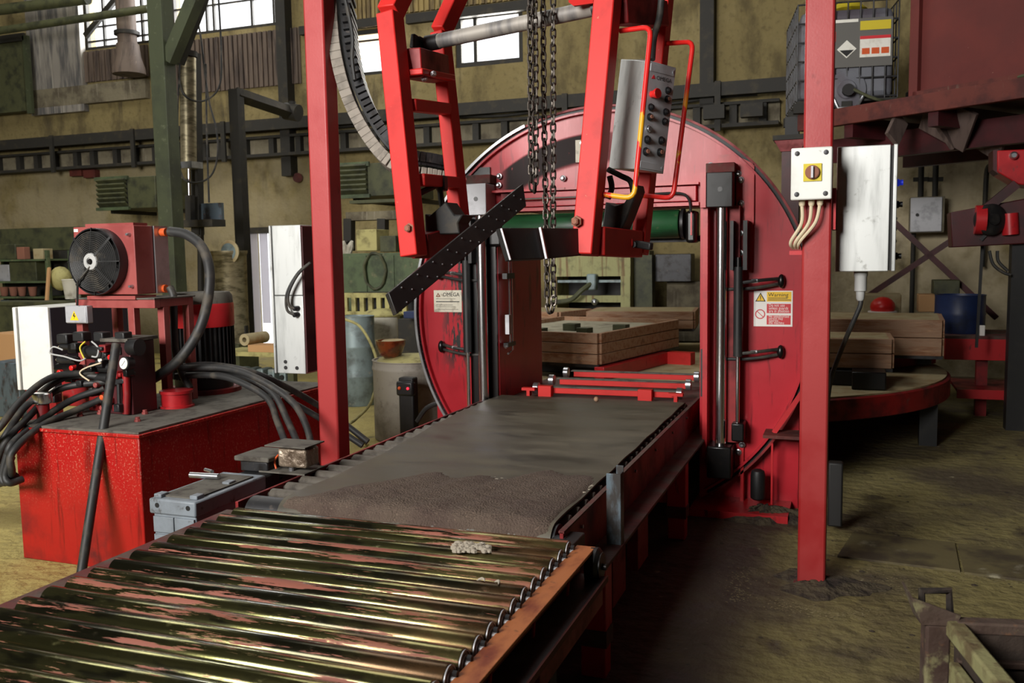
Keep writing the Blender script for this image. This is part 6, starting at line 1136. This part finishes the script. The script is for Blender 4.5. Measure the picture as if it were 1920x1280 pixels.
MB().prism([bp(.01, 0, .1), bp(.01, LB, .1), bp(.01, LB, BH), bp(.01, 0, BH)], dr*.02).build('side_wall', 'bin_dark', bn); MB().bar(bp(.0, .0, BH-.01), bp(.0, LB, BH-.01), .05, .05, ZA).build('side_rim', 'bin_pale', bn, bevel=.008)
for k in range(3): MB().bar(bp(-.012, .06, BH-.13-.13*k), bp(-.012, LB, BH-.13-.13*k), .075, .03, ZA).build('side_rib', 'bin_pale', bn, bevel=.006)
MB().prism([bp(0, .0, .1), bp(WB, .0, .1), bp(WB, LB, .1), bp(0, LB, .1)], (0, 0, .02)).build('base', 'bin_dark', bn); MB().prism([bp(WB, 0, .1), bp(WB, LB, .1), bp(WB, LB, BH), bp(WB, 0, BH)], dr*.02).build('side_wall', 'bin_dark', bn); MB().prism([bp(0, LB, .1), bp(WB, LB, .1), bp(WB, LB, BH), bp(0, LB, BH)], du*.02).build('rear_wall', 'bin_dark', bn)
for a, b_ in ((-.045, -.005), (-.045, LB), (WB+.03, 0), (WB+.03, LB)):
    MB().bar(bp(a, b_, 0), bp(a, b_, BH+.0), .07, .06, dr).build('corner_post', 'bin_rust', bn, bevel=.008)
p = bp(-.045, -.005, BH)
MB().prism([p+dr*-.05+du*.035, p+dr*.045+du*.035, p+dr*.06+du*.03+V((0, 0, .03)), p+dr*-.085+du*.04+V((0, 0, .085))], -du*.006).build('stacking_cup', 'bin_rust', bn)
MB().prism([p+dr*-.05+du*.035, p+dr*-.05-du*.05, p+dr*-.08-du*.07+V((0, 0, .09)), p+dr*-.085+du*.04+V((0, 0, .085))], dr*.006).build('stacking_cup', 'bin_rust', bn)
MB().tube([p+dr*-.03-du*.03+V((0, 0, .0)), p+dr*-.03-du*.04+V((0, 0, .075)), p+dr*.05-du*.05+V((0, 0, .075)), p+dr*.055-du*.05+V((0, 0, .0))], .012, 8).build('lifting_eye', 'bin_dark', bn)
# floor debris: mud around the post foot, pale spills, slab joint
def mound(name, px, py, r, h, m, label, cat, seed):
    rd = random.Random(seed); c = at(px, py, Z=0); n1, n2 = 7, 26; vs = [V((c.x, c.y, h))]; fs = []
    for i in range(1, n1+1):
        for k in range(n2):
            a = 2*math.pi*k/n2; rr = r*i/n1*(1+.22*math.sin(a*3+seed)+.12*math.sin(a*7)+.05*rd.random()); vs.append(V((c.x+rr*math.cos(a)*1.3, c.y+rr*math.sin(a), max(.001, h*(1-(i/n1)**1.6)*(.7+.5*rd.random())) if i < n1 else .001)))
    for k in range(n2): fs.append((0, 1+k, 1+(k+1) % n2))
    for i in range(n1-1):
        for k in range(n2): a = 1+i*n2; fs.append((a+k, a+n2+k, a+n2+(k+1) % n2, a+(k+1) % n2))
    o = tag(MB().add(vs, fs).build(name, m), label, cat); o['kind'] = 'stuff'
mound('mud_heap', 1545, 1096, .19, .035, 'mud', 'dark mud heaped around the foot of the right post', 'mud', 1)
mound('mud_heap', 1440, 968, .2, .07, 'mud', 'dark mud heap at the foot of the arch', 'mud', 2)
b = MB(); rd = random.Random(5)
def spill(pts, n, w):
    n *= 3
    for i in range(n):
        k = rd.random()*(len(pts)-1); j = int(k); f = k-j; x = pts[j][0]+(pts[j+1][0]-pts[j][0])*f; y = pts[j][1]+(pts[j+1][1]-pts[j][1])*f
        b.ball(at(x+rd.gauss(0, w*3.5), y+rd.gauss(0, w*1.2), Z=.002), rd.uniform(.001, .0042), 5, (1.6, 1, .3))
spill([(1600, 900), (1750, 960), (1900, 930)], 60, 20); spill([(1620, 1010), (1750, 1030), (1850, 1050)], 60, 10); spill([(1395, 1060), (1388, 1100), (1390, 1130)], 60, 4); spill([(1440, 1128), (1500, 1140), (1560, 1152), (1640, 1150)], 90, 5); spill([(1640, 1075), (1690, 1100), (1705, 1125)], 50, 8); spill([(1800, 1075), (1860, 1078), (1918, 1085)], 70, 4); spill([(1680, 1020), (1700, 1030), (1740, 1060)], 40, 6); spill([(1850, 1040), (1915, 1050)], 50, 6)
o = tag(b.build('pale_spill', 'grit_pale'), 'thin pale grit spilled on the floor around the right post', 'grit'); o['kind'] = 'stuff'
def plate(px0, py0, px1, py1, px2, py2, px3, py3, label): tag(MB().prism([at(px0, py0, Z=.0), at(px1, py1, Z=.0), at(px2, py2, Z=.0), at(px3, py3, Z=.0)], (0, 0, .012)).build('floor_plate', 'floor_plate'), label, 'floor plate')
mat('floor_plate', S(108, 98, 66), .7, .1, layers=[dict(col=S(70, 60, 46), sc=3, lo=.42, hi=.64), dict(col=S(170, 164, 140), sc=4, lo=.6, hi=.72, amt=.7)], bump=(.2, 20, .01))
plate(1570, 1045, 1800, 1073, 1790, 1020, 1600, 1000, 'flat dirty floor plate right of the right post'); plate(1808, 1076, 2000, 1100, 2000, 1045, 1796, 1022, 'flat dirty floor plate at the right picture edge')
b = MB(); rd = random.Random(9)
for i in range(260):
    x, y = rd.uniform(-.8, 2.6), rd.uniform(2.6, 9.0); b.ball((x, y, .002), rd.uniform(.004, .016), 5, (1.3, 1, .5))
o = tag(b.build('floor_grit', 'mud'), 'scattered dark grit and crumbs over the floor', 'grit'); o['kind'] = 'stuff'
shelf_box2((1552, 868, 1580, 988), 5.6, .08, 'ink', 'dark_upright', 'short dark steel upright standing right of the post', 'post')
